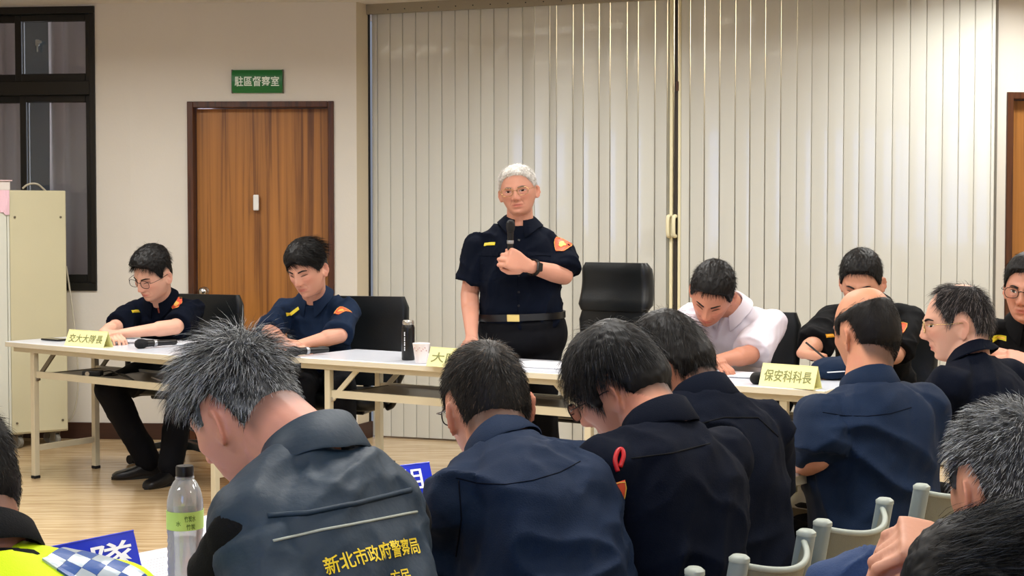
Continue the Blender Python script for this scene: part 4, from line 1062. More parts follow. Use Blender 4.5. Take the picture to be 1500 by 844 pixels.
    if not ck.pop('none', False): collar(Nk-u1*0.004*sc, Rn, sc, ck.pop('m', shirt), body, **ck)
    # ---- trousers and shoes
    if legs:
        tp = [ell(Hip-u1*0.0+np.array([0, 0, -0.005]), (0.16*sc, 0.13*sc, 0.12*sc), 20, 12, np.array(Matrix.Rotation(th-PI/2, 3, 'Z')))]
        if waist: tp = [loft(torso_rings(Hip, Nk, r, wid, mid, sc, 0.021, upto=0.075)), capsule(Hip-r*.07*sc-np.array([0, 0, .03]), Hip+r*.07*sc-np.array([0, 0, .03]), .128*sc, .128*sc, 20, 5)]
        for sd, key in ((-1, 'L'), (1, 'R')):
            K, An = [np.array(q, float) for q in legs[key][:2]]; H0 = Hip+r*sd*0.088*sc
            tp += [capsule(H0, K, 0.092*sc, 0.074*sc, 18, 4), capsule(K, An, 0.074*sc, 0.066*sc, 18, 4)]
        Vt, Ft = voxel(mrg(*tp), 0.013, 4); Vt = folds(Vt, Ft, 0.006, seed+3, [(9, 9, 6)])
        mk('trousers', (Vt, Ft), trousers, parent=body, smooth=True)
        if shoes:
            for key in 'LR':
                An = np.array(legs[key][1], float); fd = math.radians(legs[key][2] if len(legs[key]) > 2 else ty); liftz = max(0.0, An[2]-0.10)
                M = TR((An[0], An[1], liftz), rz=fd-PI/2); rg = []
                for y, w, h0, h1 in ((-0.085, .05, 0, .05), (-0.075, .066, 0, .075), (-.03, .074, 0, .095), (.02, .076, 0, .090), (.07, .088, 0, .064), (.12, .094, 0, .050), (.165, .080, .002, .040), (.185, .050, .004, .028)):
                    q = rrect(w, h1-h0, min(w, h1-h0)*0.36, 4); rg.append(np.stack([q[:, 0], np.full(len(q), y), q[:, 1]+(h0+h1)/2], 1))
                s_ = mk('shoe', xf(loft(rg), M), M_shoe, parent=body, smooth=True, angle=60)
                sole = [np.c_[o_[:, 0], o_[:, 1], np.full(len(o_), z)] for z in (0.0, 0.016) for o_ in [np.array([(0.04*math.sin(a)*(1.0+0.2*math.cos(a)), 0.05+0.142*math.cos(a)) for a in np.linspace(0, 2*PI, 24, endpoint=False)])]]
                mk('sole', xf(loft(sole), M), M_rubber, parent=s_)
    info = dict(body=body, shirt=so, tree=tree, Nk=Nk, r=r, u=u1, f=f1, Rn=Rn, Rh=Rh, Hc=Hc, sc=sc, hs=hs, sh=shd, V=Vs, F=Fs, Hip=Hip, mid=mid, Rhd=Rh)
    return info
P_gaze = 0.0
def tagplate(I, px, py, Y, w=0.055, h=0.014, rot=0, u=None, v=None, m=None, name='name_tag', off=0.003, outline=None, ny=2, nx=4, lines=None, lm=None):
    """small badge wrapped onto the shirt where the ray of pixel px,py meets it"""
    c0 = np.array([0, 0, CAMZ]); tgt = at(px, py, Y); d = nrm(tgt-c0)
    h_ = I['tree'].ray_cast(Vector(c0), Vector(d))
    c = np.array(h_[0]) if h_[0] else tgt; n = np.array(h_[1]) if h_[0] else -d
    if n@d > 0: n = -n
    v0 = np.array([0, 0, 1.0]) if v is None else nrm(v); u0 = nrm(np.cross(v0, n)); v0 = np.cross(n, u0)
    a = math.radians(rot); u_, v_ = u0*math.cos(a)+v0*math.sin(a), v0*math.cos(a)-u0*math.sin(a)
    o = mk(name, patch(c, u_, v_, w, h, I['tree'], off, nx, ny, outline), m or M_yel, parent=I['body'], smooth=False)
    for (lx, ly, lw, lh) in (lines or []):
        mk('stitching', patch(c+u_*lx*w+v_*ly*h, u_, v_, lw*w, lh*h, I['tree'], off+0.0015, 3, 2), lm or M_gold, parent=o)
    return c, u_, v_, n, o
def shield(I, px, py, Y, s=0.075, rot=0):
    ol = lambda q: 0.55+0.5*math.sin(min(1, q*1.6)*PI/2) if q < 0.95 else 1.0
    c, u_, v_, n, o = tagplate(I, px, py, Y, s*0.85, s, rot, m=M_org, name='shoulder_patch', off=0.003, outline=ol, ny=7, nx=5)
    t = np.linspace(0, 2*PI, 17)[:-1]
    P = [(s*0.20*math.cos(a)*(1+0.25*math.cos(3*a)), s*0.02+s*0.20*math.sin(a)*(1+0.2*math.cos(4*a))) for a in t]
    A_ = project(P, c, u_, v_, I['tree'], 0.0045, 0.15); 
    mk('patch_emblem', (np.vstack([A_, A_-n*0.003]), [tuple(range(16))]+[(i, (i+1) % 16, (i+1) % 16+16, i+16) for i in range(16)]), M_gold, parent=o)
    tp = tube(project([(x*s*0.42*ol((y+s/2)/s), y) for x, y in [(-1, -s/2*0.9), (-1, 0), (-1, s/2*0.95), (0, s/2), (1, s/2*0.95), (1, 0), (1, -s/2*0.9), (0, -s/2), (-1, -s/2*0.9)]], c, u_, v_, I['tree'], 0.004, 0.15), 0.0012, 6, 2)
    mk('patch_border', tp, M_gold, parent=o)
    return o

def vest(I, m, inflate=0.022, sh=0.8, wid=WIDB, name='vest', fold=(0.008, [(6, 6, 14), (14, 5, 5)]), seed=5, vox=0.007):
    sc = I['sc']; rings = torso_rings(I['Hip'], I['Nk']-I['u']*0.010*sc, I['r'], wid, I['mid'], sc, inflate, upto=0.97); ps = [loft(rings)]
    for sd, key in ((-1, 'L'), (1, 'R')):
        S0 = I['sh'][key]; a = I['Nk']+I['r']*sd*0.045*sc-I['u']*0.045*sc; ps.append(capsule(a, a+(S0-a)*sh, 0.046*sc+inflate*0.7, 0.060*sc+inflate*0.5, 20, 4))
        ps.append(capsule(a+(S0-a)*sh*0.9, a+(S0-a)*sh*0.8-I['u']*0.16*sc, 0.060*sc+inflate*0.4, 0.065*sc+inflate*0.4, 20, 4))
    V, Fq = voxel(mrg(*ps), vox, 4); V = folds(V, Fq, fold[0], seed, fold[1])
    o = mk(name, (V, Fq), m, parent=I['body'], smooth=True); J = dict(I); J['tree'] = bvh(V, Fq); J['vest'] = o
    return J
def hitp(I, px, py, off=0.0):
    c0 = np.array([0, 0, CAMZ]); d = nrm(at(px, py, 3.0)-c0); h = I['tree'].ray_cast(Vector(c0), Vector(d))
    if h[0] is None: return None, None
    n = np.array(h[1]); n = -n if n@d > 0 else n
    return np.array(h[0])+n*off, n
def seam(I, pts, r=0.0012, m=None, name='seam', parent=None, off=0.0004, flat=False):
    Q = []
    for (a, b), (c, d) in zip(pts, pts[1:]):
        for k in range(6):
            p, n = hitp(I, a+(c-a)*k/6, b+(d-b)*k/6, off)
            if p is not None: Q.append(p)
    p, n = hitp(I, *pts[-1], off)
    if p is not None: Q.append(p)
    if len(Q) > 3: return mk(name, tube(Q, r, 6, 1), m or M_blk, parent=parent or I['body'], smooth=True)
def text_on(I, s, pl, pr, h, m, off=0.002, parent=None, name='lettering'):
    A, nA = hitp(I, *pl); B, nB = hitp(I, *pr); C, nC = hitp(I, (pl[0]+pr[0])/2, (pl[1]+pr[1])/2)
    n = nrm(nA+nB+nC); u = B-A; w = np.linalg.norm(u); u = nrm(u); n = nrm(n-u*(n@u)); v = np.cross(n, u)
    V, Fc = text2d(s); mn, mx = V.min(0), V.max(0)
    x = (V[:, 0]-(mn[0]+mx[0])/2)/(mx[0]-mn[0])*w; y = (V[:, 1]-(mn[1]+mx[1])/2)/(mx[1]-mn[1])*h
    return mk(name, (project(np.c_[x, y], (A+B)/2, u, v, I['tree'], off, 0.2), Fc), m, parent=parent or I['body'])
# ================================================================== THE PEOPLE
BLACK = dict(w=.0007, capn=.6, col=(14, 12, 12), scalp=(26, 21, 20), side=.008, top=.022, slen=.02, tlen=.045, lift=.5, rough=.12, capk=.75)
gH = 'people seated at the head tables'; gS = 'men seated along the side row with their backs to the camera'
nM3 = np.r_[nM, 0]; uM3 = np.r_[uM, 0]; uS3 = np.r_[uS, 0]; nS3 = np.r_[nS, 0]
# ---- standing man
Y0 = 7.12
ST = person('white-haired standing man in navy short-sleeved uniform speaking into a microphone', None, sc=1.10, hsc=0.91, hw=1.12,
    head=at(759, 280, Y0-0.02), hy=-99, hp=3, hr=7, neck=at(762, 327, Y0+0.03), ty=-96, shtilt=4,
    hip=at(765, 478, Y0+0.02), mid=at(762, 410, Y0+0.02), shw=0.185, wid=WIDB,
    arms={'R': dict(elbow=at(688, 432, Y0+0.03), wrist=at(691, 492, Y0-0.16), D=(0.0, -0.55, -0.8), N=(-0.3, -0.8, 0.5), side=1, curl=0.12, sleeve=0.66),
          'L': dict(elbow=at(826, 404, Y0-0.06), wrist=at(774, 390, Y0-0.25), D=at(748, 379, Y0-0.28)-at(774, 390, Y0-0.25), N=(-0.25, -0.95, 0.30), side=-1, curl=0.88, thumb=0.95, sleeve=0.72, hs=1.12)},
    legs={'L': (at(775, 478, Y0)+np.array([0.06, 0.0, -0.42]), (0.18, Y0, 0.10), -90), 'R': (at(755, 478, Y0)+np.array([-0.08, 0, -0.42]), (-0.05, Y0, 0.10), -100)},
    hair=dict(col=(196, 192, 186), col2=(232, 230, 226), mix=.5, scalp=(178, 158, 146), scalpw=.5, lines=.6, side=.009, top=.016, slen=.014, tlen=.026, lift=.9, rough=.16, capk=.7, w=.0007, front=.004, capmix=1.0,
              hl=[(0, .70), (30, .66), (48, .56), (66, .30), (76, .12), (86, .20), (97, .25), (112, -.0), (124, -.36), (150, -.56), (180, -.62)]),
    nstr=6000, vox=.0034, skin=(200, 144, 122), eyes='narrow', gl=M_rim2, brow=(120, 100, 92), slr=.066, slre=.080, fold=(.010, [fdir((0.5, 0, 1), 3, 11), fdir((1, 0, -.3), 3, 14)]), seed=3, drop=.118, waist=True)
ST2 = ST
# ---- young officer, far left
YA = 8.05
A_ = person('young officer in round glasses writing at the left end table', gH, sc=1.04, hsc=1.13, head=at(224, 402, YA), hy=-118, hp=24, hr=-6,
    neck=at(235, 437, YA+0.12), ty=-108, shtilt=-2, hip=(at(255, 560, YA+0.34)*[1, 1, 0]+[0, 0, .55]), shw=.165,
    arms={'R': dict(elbow=at(166, 482, YA-0.02), wrist=at(152, 487, YA-0.24), D=(0.75, -0.5, -0.1), N=(0.2, -0.2, 1), side=-1, curl=0.35, sleeve=0.75),
          'L': dict(elbow=at(257, 479, YA-0.10), wrist=at(176, 489, YA-0.22), D=(-1, -0.1, -0.1), N=(0, -0.3, 1), side=-1, curl=0.3, sleeve=0.8)},
    legs={'L': (at(270, 575, YA-0.1)*[1, 1, 0]+[0, 0, .53], (at(250, 690, 7.75)[0], 7.75, .10), -120), 'R': (at(160, 575, YA-0.25)*[1, 1, 0]+[0, 0, .50], (at(216, 680, 7.95)[0], 7.95, .10), -158)},
    hair=dict(BLACK, side=.005, top=.030, front=.012, tlen=.05, slen=.008, capk=.85, fade=.25), nstr=4500, vox=.0036, skin=(208, 160, 138), eyes='down', gl=M_rim, seed=11, fold=(.010, [fdir((.6, .2, 1), 3, 11), (7, 7, 15)]))
# ---- second seated officer
YB = 7.62
B_ = person('officer with side-parted black hair sitting in front of the wooden door', gH, sc=1.05, hsc=1.13, head=at(450, 394, YB), hy=-112, hp=20, hr=5,
    neck=at(460, 434, YB+0.14), ty=-108, shtilt=-2, hip=(at(470, 560, YB+0.34)*[1, 1, 0]+[0, 0, .55]), shw=.165,
    arms={'R': dict(elbow=at(395, 487, YB+0.02), wrist=at(418, 502, YB-0.20), D=(0.75, -0.4, -0.1), N=(0.2, -0.2, 1), side=-1, curl=0.35, sleeve=0.85),
          'L': dict(elbow=at(497, 491, YB-0.12), wrist=at(436, 506, YB-0.22), D=(-1, -0.1, -0.1), N=(0, -0.3, 1), side=-1, curl=0.3, sleeve=0.86)},
    legs={'L': (at(500, 575, YB-0.1)*[1, 1, 0]+[0, 0, .53], (at(500, 690, 7.45)[0], 7.45, .10), -105), 'R': (at(440, 575, YB-0.15)*[1, 1, 0]+[0, 0, .53], (at(440, 680, 7.45)[0], 7.45, .10), -115)},
    hair=dict(BLACK, side=.012, top=.028, front=.010, comb='side', part=-1, tlen=.07, slen=.02,
              hl=[(0, .55), (30, .40), (52, .30), (70, .0), (84, .05), (97, .12), (112, -.05), (124, -.36), (150, -.56), (180, -.62)]), nstr=4500, vox=.0036, shirt=M_blue, skin=(198, 146, 124), eyes='down', seed=12, fold=(.010, [fdir((.6, .2, 1), 3, 11), (7, 7, 15)]))
# ---- white shirt man
YC = 6.45
C_ = person('man in a white short-sleeved shirt bending low over his papers', gH, sc=1.05, hsc=1.10, head=at(1043, 431, YC), hy=-112, hp=38, hr=-14,
    neck=at(1068, 448, YC+0.17), ty=-118, shtilt=3, hip=(at(1075, 560, YC+0.36)*[1, 1, 0]+[0, 0, .55]), shw=.18,
    arms={'R': dict(elbow=at(1000, 500, YC+0.0), wrist=at(1030, 528, YC-0.16), D=(0.7, -0.6, -0.1), N=(0.2, -0.2, 1), side=-1, curl=0.35, sleeve=0.8),
          'L': dict(elbow=at(1098, 520, YC-0.04), wrist=at(1045, 530, YC-0.18), D=(-1, -0.1, -0.05), N=(0, -0.3, 1), side=-1, curl=0.3, sleeve=0.80)},
    legs={'L': (at(1100, 600, YC-0.1)*[1, 1, 0]+[0, 0, .53], (at(1100, 690, 6.35)[0], 6.35, .10)), 'R': (at(1040, 600, YC-0.1)*[1, 1, 0]+[0, 0, .53], (at(1040, 690, 6.4)[0], 6.4, .10))},
    hair=dict(BLACK, side=.010, top=.026, tlen=.035, slen=.012, lift=.9, front=.008), nstr=4500, vox=.0036, shirt=M_whsh, skin=(186, 128, 104), eyes='down', seed=13, fold=(.012, [fdir((.6, .2, 1), 3, 11), (7, 7, 15)]), slr=.070, slre=.082)
# ---- writing officer behind the bald man
YD = 6.5
D_ = person('officer writing with a pen, his face half hidden behind the bald man', gH, sc=1.05, hsc=1.08, head=at(1262, 414, YD), hy=-112, hp=22, hr=0,
    neck=at(1272, 446, YD+0.13), ty=-116, shtilt=0, hip=(at(1285, 560, YD+0.34)*[1, 1, 0]+[0, 0, .55]), shw=.175,
    arms={'R': dict(elbow=at(1192, 506, YD+0.02), wrist=at(1176, 518, YD-0.22), D=(0.85, -0.5, -0.15), N=(0.15, -0.1, 1), side=-1, curl=[.35, .5, .6, .65], thumb=.8, sleeve=0.92),
          'L': dict(elbow=at(1310, 520, YD-0.06), wrist=at(1250, 530, YD-0.2), D=(-1, -0.1, -0.1), N=(0, -0.3, 1), side=-1, curl=0.3, sleeve=0.8)},
    legs={'L': (at(1300, 600, YD-0.1)*[1, 1, 0]+[0, 0, .53], (at(1300, 690, 6.35)[0], 6.35, .10)), 'R': (at(1230, 600, YD-0.1)*[1, 1, 0]+[0, 0, .53], (at(1230, 690, 6.4)[0], 6.4, .10))},
    hair=dict(BLACK, side=.008, top=.022, tlen=.03, slen=.01, lift=.8), nstr=4500, skin=(196, 142, 116), eyes='down', seed=14, shirt=M_blk, fold=(.010, [fdir((.6, .2, 1), 3, 11), (7, 7, 15)]))
# ---- officer at the right edge
YE = 5.75
E_ = person('officer in glasses with clasped hands at the right edge of the photo', gH, sc=1.05, hsc=1.05, head=at(1506, 424, YE), hy=-122, hp=6, hr=-4,
    neck=at(1512, 468, YE+0.07), ty=-120, shtilt=0, hip=(at(1515, 600, YE+0.2)*[1, 1, 0]+[0, 0, .55]), shw=.175,
    arms={'R': dict(elbow=at(1452, 545, YE+0.10), wrist=at(1463, 519, YE-0.20), D=(0.85, -0.4, -0.25), N=(0.1, -0.6, .8), side=-1, curl=.5, thumb=.4, sleeve=0.80),
          'L': dict(elbow=at(1560, 545, YE-0.06), wrist=at(1512, 534, YE-0.26), D=(-1, 0.0, 0.25), N=(0, -0.7, .7), side=-1, curl=0.45, sleeve=0.8)},
    legs={'L': (at(1540, 600, YE-0.3)*[1, 1, 0]+[0, 0, .53], (at(1540, 690, YE-.3)[0], YE-.32, .10)), 'R': (at(1480, 600, YE-0.3)*[1, 1, 0]+[0, 0, .53], (at(1470, 690, YE-.3)[0], YE-.3, .10))},
    hair=dict(BLACK, side=.008, top=.022, tlen=.03, slen=.01, lift=.8), nstr=4000, skin=(196, 142, 120), eyes='open', gl=M_rim, seed=15, shirt=M_blk, fold=(.010, [fdir((.6, .2, 1), 3, 11), (7, 7, 15)]))

# ================= side row
def seatlegs(hip, ty, dz=0):
    th = math.radians(ty); f = np.array([math.cos(th), math.sin(th), 0]); r = np.array([math.sin(th), -math.cos(th), 0]); h = np.array(hip)
    return {k: (h*[1, 1, 0]+f*0.40+r*sd*0.11+[0, 0, .50], h*[1, 1, 0]+f*(0.36)+r*sd*0.12+[0, 0, .10], ty) for sd, k in ((-1, 'L'), (1, 'R'))}
GREY = dict(col=(9, 10, 13), col2=(196, 202, 206), mix=.46, scalp=(60, 52, 50), scalpw=.7, side=.010, top=.030, slen=.017, tlen=.066, lift=.85, maxh=2.4, rough=.16, capk=.55, w=.00042, grav=.6)
# man in the grey vest
Y1 = 2.38
h1 = (-.265, 2.12, .50)
V1 = person('grey-haired man in a dark grey vest with yellow characters on its back', gS, sc=1.0, hsc=1.0, head=at(358, 606, Y1), hy=146, hp=30, hr=-4,
    neck=at(455, 668, Y1-0.10), ty=133, shtilt=-2, hip=h1, mid=(-.245, 2.10, .80), shw=.136, wid=[(a, b*.68, c*.82, d) for a, b, c, d in WIDB], drop=.125,
    arms={'L': dict(elbow=at(328, 850, 2.16), wrist=at(320, 860, 2.42), D=(-.6, .7, -.2), N=(0, 0, 1), side=1, curl=.3, sleeve=1.15), 'R': dict(elbow=at(560, 830, 2.4), wrist=at(450, 800, 2.65), D=(-.8, .3, -.2), N=(0, 0, 1), side=1, curl=.3, sleeve=1.15)},
    legs=seatlegs(h1, 124), hair=GREY, nstr=11000, skin=(196, 140, 122), face=True, eyes='down', seed=21, shirt=M_vest, undershirt=M_blk, slr=.056, slre=.056, fold=(.006, [fdir((1, .3, .8)), (6, 6, 14)]), clothvox=.008, collar_kw=dict(none=True))
# man in plain navy
Y2 = 2.85; h2 = (.095, 2.58, .50)
V2_ = person('man with short black hair in plain blue-navy shirt, back turned', gS, sc=1.0, hsc=1.02, head=at(713, 596, Y2), hy=112, hp=14, hr=-6,
    neck=at(733, 662, Y2-0.09), ty=130, shtilt=5, hip=h2, mid=(.085, 2.60, .83), shw=.150, wid=[(a, b*.93, c, d) for a, b, c, d in WIDB],
    arms={'L': dict(elbow=at(662, 825, 2.70), wrist=at(645, 850, 2.95), D=(-.3, .9, -.2), N=(0, 0, 1), side=1, curl=.3, sleeve=.86), 'R': dict(elbow=at(880, 800, 2.85), wrist=at(800, 800, 3.1), D=(-.8, .3, -.2), N=(0, 0, 1), side=1, curl=.3, sleeve=.8)},
    legs=seatlegs(h2, 116), hair=dict(BLACK, side=.007, top=.014, slen=.014, tlen=.026, lift=.40, w=.0004, rough=.10, capk=.55, fade=.14, scalp=(44, 36, 32), col=(16, 14, 13), col2=(110, 92, 74), mix=lambda g: 0.06+0.30*np.exp(-((g[:, 0]-.15)/.35)**2-((g[:, 1]+.35)/.4)**2)*ss(.5, .9, g[:, 2]), capmix=.4), nstr=11000,
    skin=(190, 136, 112), eyes='down', gl=M_rim, seed=22, shirt=M_blue, collar_kw=dict(side=.10, drop=.054), slr=.060, slre=.074, fold=(.016, [fdir((1, .2, -.55), 3, 13), fdir((1, 0, .4), 3, 13)]), clothvox=.007)
# man with combed black hair
Y3 = 2.98; h3 = (.31, 2.80, .50)
V3 = person('man with glossy combed black hair in black shirt, head bowed low', gS, sc=1.0, hsc=1.0, head=at(908, 566, Y3), hy=152, hp=30, hr=-8,
    neck=at(962, 622, Y3-0.08), ty=132, shtilt=-3, hip=h3, mid=(.32, 2.80, .82), shw=.165,
    arms={'L': dict(elbow=at(905, 770, 2.85), wrist=at(880, 730, 3.1), D=(-.6, .7, -.1), N=(0, 0, 1), side=1, curl=.3, sleeve=.8), 'R': dict(elbow=at(1000, 780, 3.1), wrist=at(900, 740, 3.3), D=(-.8, .3, -.1), N=(0, 0, 1), side=1, curl=.3, sleeve=.8)},
    legs=seatlegs(h3, 132), hair=dict(BLACK, side=.020, top=.024, slen=.034, tlen=.085, lift=.10, rough=.04, maxh=1.1, w=.00045, capk=.75, grav=1.6, crown=(0, -.35, .93), col=(11, 11, 12), col2=(86, 88, 92), mix=lambda g: 0.10+0.35*ss(.1, .6, g[:, 1])*(g[:, 2] < .3), capn=.6,
              hl=[(0, .60), (30, .50), (52, .30), (68, -.10), (76, -.10), (83, .34), (104, .36), (112, .10), (120, -.35), (134, -.55), (155, -.7), (180, -.76)]), nstr=10000, skin=(186, 130, 104), eyes='down', seed=23, gl=M_rim, shirt=M_navy, collar_kw=dict(side=.10, drop=.054), slr=.066, slre=.08, fold=(.010, [fdir((.5, .2, 1), 2.5, 10), fdir((1, 0, .3), 3, 12)]), clothvox=.0075)
# man behind him
Y4 = 3.36; h4 = (.49, 3.20, .50)
V4 = person('man in a navy shirt between the combed-hair man and the bald man', gS, sc=1.0, hsc=1.0, head=at(983, 540, Y4), hy=146, hp=34, hr=4,
    neck=at(1028, 584, Y4-0.06), ty=128, shtilt=-3, hip=h4, mid=(.48, 3.22, .83), shw=.175,
    arms={'L': dict(elbow=at(985, 740, 3.3), wrist=at(960, 720, 3.55), D=(-.6, .7, -.1), N=(0, 0, 1), side=1, curl=.3), 'R': dict(elbow=at(1110, 740, 3.5), wrist=at(1030, 700, 3.7), D=(-.8, .3, -.1), N=(0, 0, 1), side=1, curl=.3)},
    legs=seatlegs(h4, 128), hair=dict(BLACK, side=.018, top=.024, slen=.04, tlen=.06, lift=.25, rough=.08, maxh=1.25, w=.0005, capk=.75, grav=1.3), nstr=7000, skin=(190, 134, 110), face=False, seed=24, shirt=M_navy, collar_kw=dict(side=.10, drop=.054), slr=.066, slre=.08, fold=(.010, [fdir((.5, .2, 1), 2.5, 10), fdir((1, 0, .3), 3, 12)]), clothvox=.008)
# bald man
Y5 = 3.85; h5 = (.97, 3.84, .50)
V5 = person('bald-crowned man in a navy shirt leaning an elbow on the side table', gS, sc=1.0, hsc=1.0, head=at(1269, 487, Y5+.08), hy=118, hp=8, hr=-4,
    neck=at(1270, 562, Y5+0.02), ty=118, shtilt=2, hip=h5, mid=(.95, 3.82, .84), shw=.175, wid=WIDB,
    arms={'L': dict(elbow=at(1195, 668, 3.74), wrist=at(1150, 690, 3.95), D=(-.6, .7, -.1), N=(0, 0, 1), side=1, curl=.3, sleeve=.84), 'R': dict(elbow=at(1350, 690, 3.95), wrist=at(1250, 660, 4.1), D=(-.8, .3, -.1), N=(0, 0, 1), side=1, curl=.3)},
    legs=seatlegs(h5, 122), hair=dict(BLACK, side=.010, top=.010, slen=.016, tlen=.02, lift=.35, w=.0005, rough=.1, capk=.6, fade=.10, scalp=(40, 32, 30), bald=[((0, .25, 1), 64, 11), ((0, .9, .6), 34, 8)], col=(20, 17, 16), soft=.06), nstr=6000,
    skin=(196, 138, 108), face=True, eyes='open', seed=25, shirt=M_blue, collar_kw=dict(side=.10, drop=.054), slr=.070, slre=.088, fold=(.011, [fdir((1, .2, -.6), 3, 10), fdir((.3, 0, 1), 3, 12)]), clothvox=.008)
# man with glasses, thinning hair
Y6 = 4.5; h6 = (1.46, 4.30, .50)
V6 = person('man with thinning hair and gold-rimmed glasses turned left in profile', gS, sc=1.0, hsc=1.0, head=at(1404, 474, Y6), hy=166, hp=6, hr=0,
    neck=at(1420, 524, Y6-0.04), ty=134, shtilt=0, hip=h6, shw=.175,
    arms={'L': dict(elbow=at(1380, 610, 4.4), wrist=at(1340, 600, 4.6), D=(-.6, .7, -.1), N=(0, 0, 1), side=1, curl=.3), 'R': dict(elbow=at(1480, 610, 4.6), wrist=at(1400, 600, 4.7), D=(-.8, .3, -.1), N=(0, 0, 1), side=1, curl=.3)},
    legs=seatlegs(h6, 134), hair=dict(BLACK, side=.012, top=.014, slen=.03, tlen=.035, lift=.5, w=.0006, rough=.16, capk=.35, scalpw=.55, dens=.8, bald=[((0, -.25, 1), 20, 12), ((0, .95, .5), 34, 10)], col=(28, 25, 26), col2=(130, 122, 120), mix=.25), nstr=5000,
    skin=(206, 158, 136), eyes='open', gl=M_rim2, seed=26, shirt=M_navy, slr=.066, slre=.08, fold=(.006, [fdir((.3, .2, 1), 2.5, 10), (6, 6, 14)]))
# grey crew cut, right foreground
Y7 = 2.16; h7 = (.95, 1.92, .50)
V7 = person('man with a grey crew cut at the lower right edge', gS, sc=1.0, hsc=1.0, head=at(1476, 716, Y7), hy=108, hp=10, hr=0,
    neck=at(1520, 815, Y7-.06), ty=130, shtilt=0, hip=h7, shw=.17, arms=None,
    legs=seatlegs(h7, 130), hair=dict(GREY, side=.010, top=.022, slen=.018, tlen=.032, lift=1.0, mix=.38, w=.0004, fade=.22, scalp=(74, 60, 54), capk=.5), nstr=11000, skin=(200, 146, 120), face=True, eyes='open', seed=27, shirt=M_navy)
# black hair, bottom right corner, hand raised
Y8 = 1.78; h8 = (.80, 1.52, .46)
V8 = person('black-haired person in the bottom right corner holding a hand to the face', gS, sc=1.0, hsc=1.0, head=at(1452, 915, Y8), hy=125, hp=26, hr=0,
    neck=at(1500, 1010, Y8-.10), ty=125, shtilt=0, hip=h8, shw=.16,
    arms={'L': dict(elbow=at(1235, 1000, 1.95), wrist=at(1284, 872, 2.02), D=at(1316, 796, 2.03)-at(1284, 872, 2.02), N=(-.88, -.10, .45), side=1, curl=[.62, .78, .85, .9], thumb=.75, spread=.06, sleeve=.9),
          'R': dict(elbow=at(1560, 1000, 1.85), wrist=at(1416, 806, 1.99), D=(-1, .12, .16), N=(-.15, -.45, .9), side=-1, curl=[.50, .62, .70, .55], thumb=.4, spread=.10, sleeve=.9)},
    legs=seatlegs(h8, 125), hair=dict(BLACK, side=.014, top=.028, slen=.04, tlen=.075, lift=.45, rough=.08, w=.00042, comb='back', capk=.7, col=(12, 13, 15), col2=(58, 64, 74), mix=.25), nstr=11000, skin=(196, 144, 120), face=False, seed=28, shirt=M_blk)
# neon vest man, left edge
Y9 = 2.05; h9 = (-.66, 1.82, .50)
V9 = person('man in a neon yellow reflective vest cut off by the left edge', gS, sc=1.0, hsc=1.0, head=at(-72, 716, Y9), hy=160, hp=10, hr=0,
    neck=at(-28, 814, Y9-.06), ty=112, shtilt=0, hip=h9, shw=.185, drop=.102, wid=WIDB, arms={'R': dict(elbow=at(240, 1020, 1.98), wrist=at(150, 980, 2.25), D=(-.5, .8, 0), N=(0, 0, 1), side=1, curl=.3, sleeve=.8)},
    legs=seatlegs(h9, 118), hair=dict(BLACK, side=.006, top=.02, slen=.010, tlen=.03, lift=.4, w=.0004, fade=.3, scalp=(46, 36, 32), scalpw=.8, capk=.5, hl=[(0, .64), (52, .44), (68, .2), (86, .30), (100, .30), (115, .0), (134, -.30), (180, -.42)]), nstr=7000, skin=(188, 130, 104), face=False, seed=29, shirt=M_blk, collar_kw=dict(h=.040, drop=.045, rx=.064, ry=.062, side=.05))
# ================================================================== BADGES, SEAMS, SHIRT DETAILS
yl = [(0, 0, .8, .25)]
tagplate(ST, 717, 357.5, 7, .062, .016, lines=yl)
shield(ST, 823, 358, 7, s=.085, rot=-8)
for px in (716, 790):
    tagplate(ST, px, 372, 7, .115, .022, m=M_navy, name='pocket_flap', off=.004, nx=6, ny=3)
    tagplate(ST, px, 393, 7, .105, .115, m=M_navy, name='chest_pocket', off=.002, nx=6, ny=6)
seam(ST, [(755, 345), (757, 400), (758, 458)], .0022, M_navy, 'placket_edge')
for py in (352, 404, 428, 448): 
    p, n = hitp(ST, 760, py, .001)
    if p is not None: mk('button', cyl(p, p+n*.003, .0055, n=12), M_black, parent=ST['body'])
# belt, buckle
def ring_belt(I, z0, z1, m, infl=.018):
    sc = I['sc']; R_ = torso_rings(I['Hip'], I['Nk'], I['r'], WIDB, I['mid'], sc, infl, n=48)
    zs = np.array([q[:, 2].mean() for q in R_]); out = []
    for z in (z0, z1):
        k = int(np.clip(np.searchsorted(zs, z), 1, len(zs)-1)); w = (z-zs[k-1])/(zs[k]-zs[k-1]); out.append(R_[k-1]*(1-w)+R_[k]*w)
    a, b = out; c = (a.mean(0)+b.mean(0))/2
    def sh(q, s): return q.mean(0)+(q-q.mean(0))*s
    return loft([a, sh(a, 1.018), sh(b, 1.018), b, sh(b, .97), sh(a, .97)], closed=True)
zb0, zb1 = at(755, 470, 7.0)[2], at(755, 460, 7.0)[2]
bl = mk('belt', ring_belt(ST, zb0, zb1, M_black, .022), mat('black_belt_leather', (10, 10, 12), .35), parent=ST['body'], smooth=True, angle=40)
Vb = mk  # noqa
bt = bvh(*ring_belt(ST, zb0-.01, zb1+.01, None, .022)); I2 = dict(ST); I2['tree'] = bt
p, n = hitp(I2, 752, 465.5, .004)
if p is not None:
    ub = nrm(np.cross([0, 0, 1], n)); fr = np.eye(4); fr[:3, 0] = ub; fr[:3, 1] = n; fr[:3, 2] = np.cross(ub, n); fr[:3, 3] = p
    mk('buckle', xf(box(-.030, .030, -.002, .005, -.018, .018, .003, 2), fr), M_gold2, parent=ST['body'])
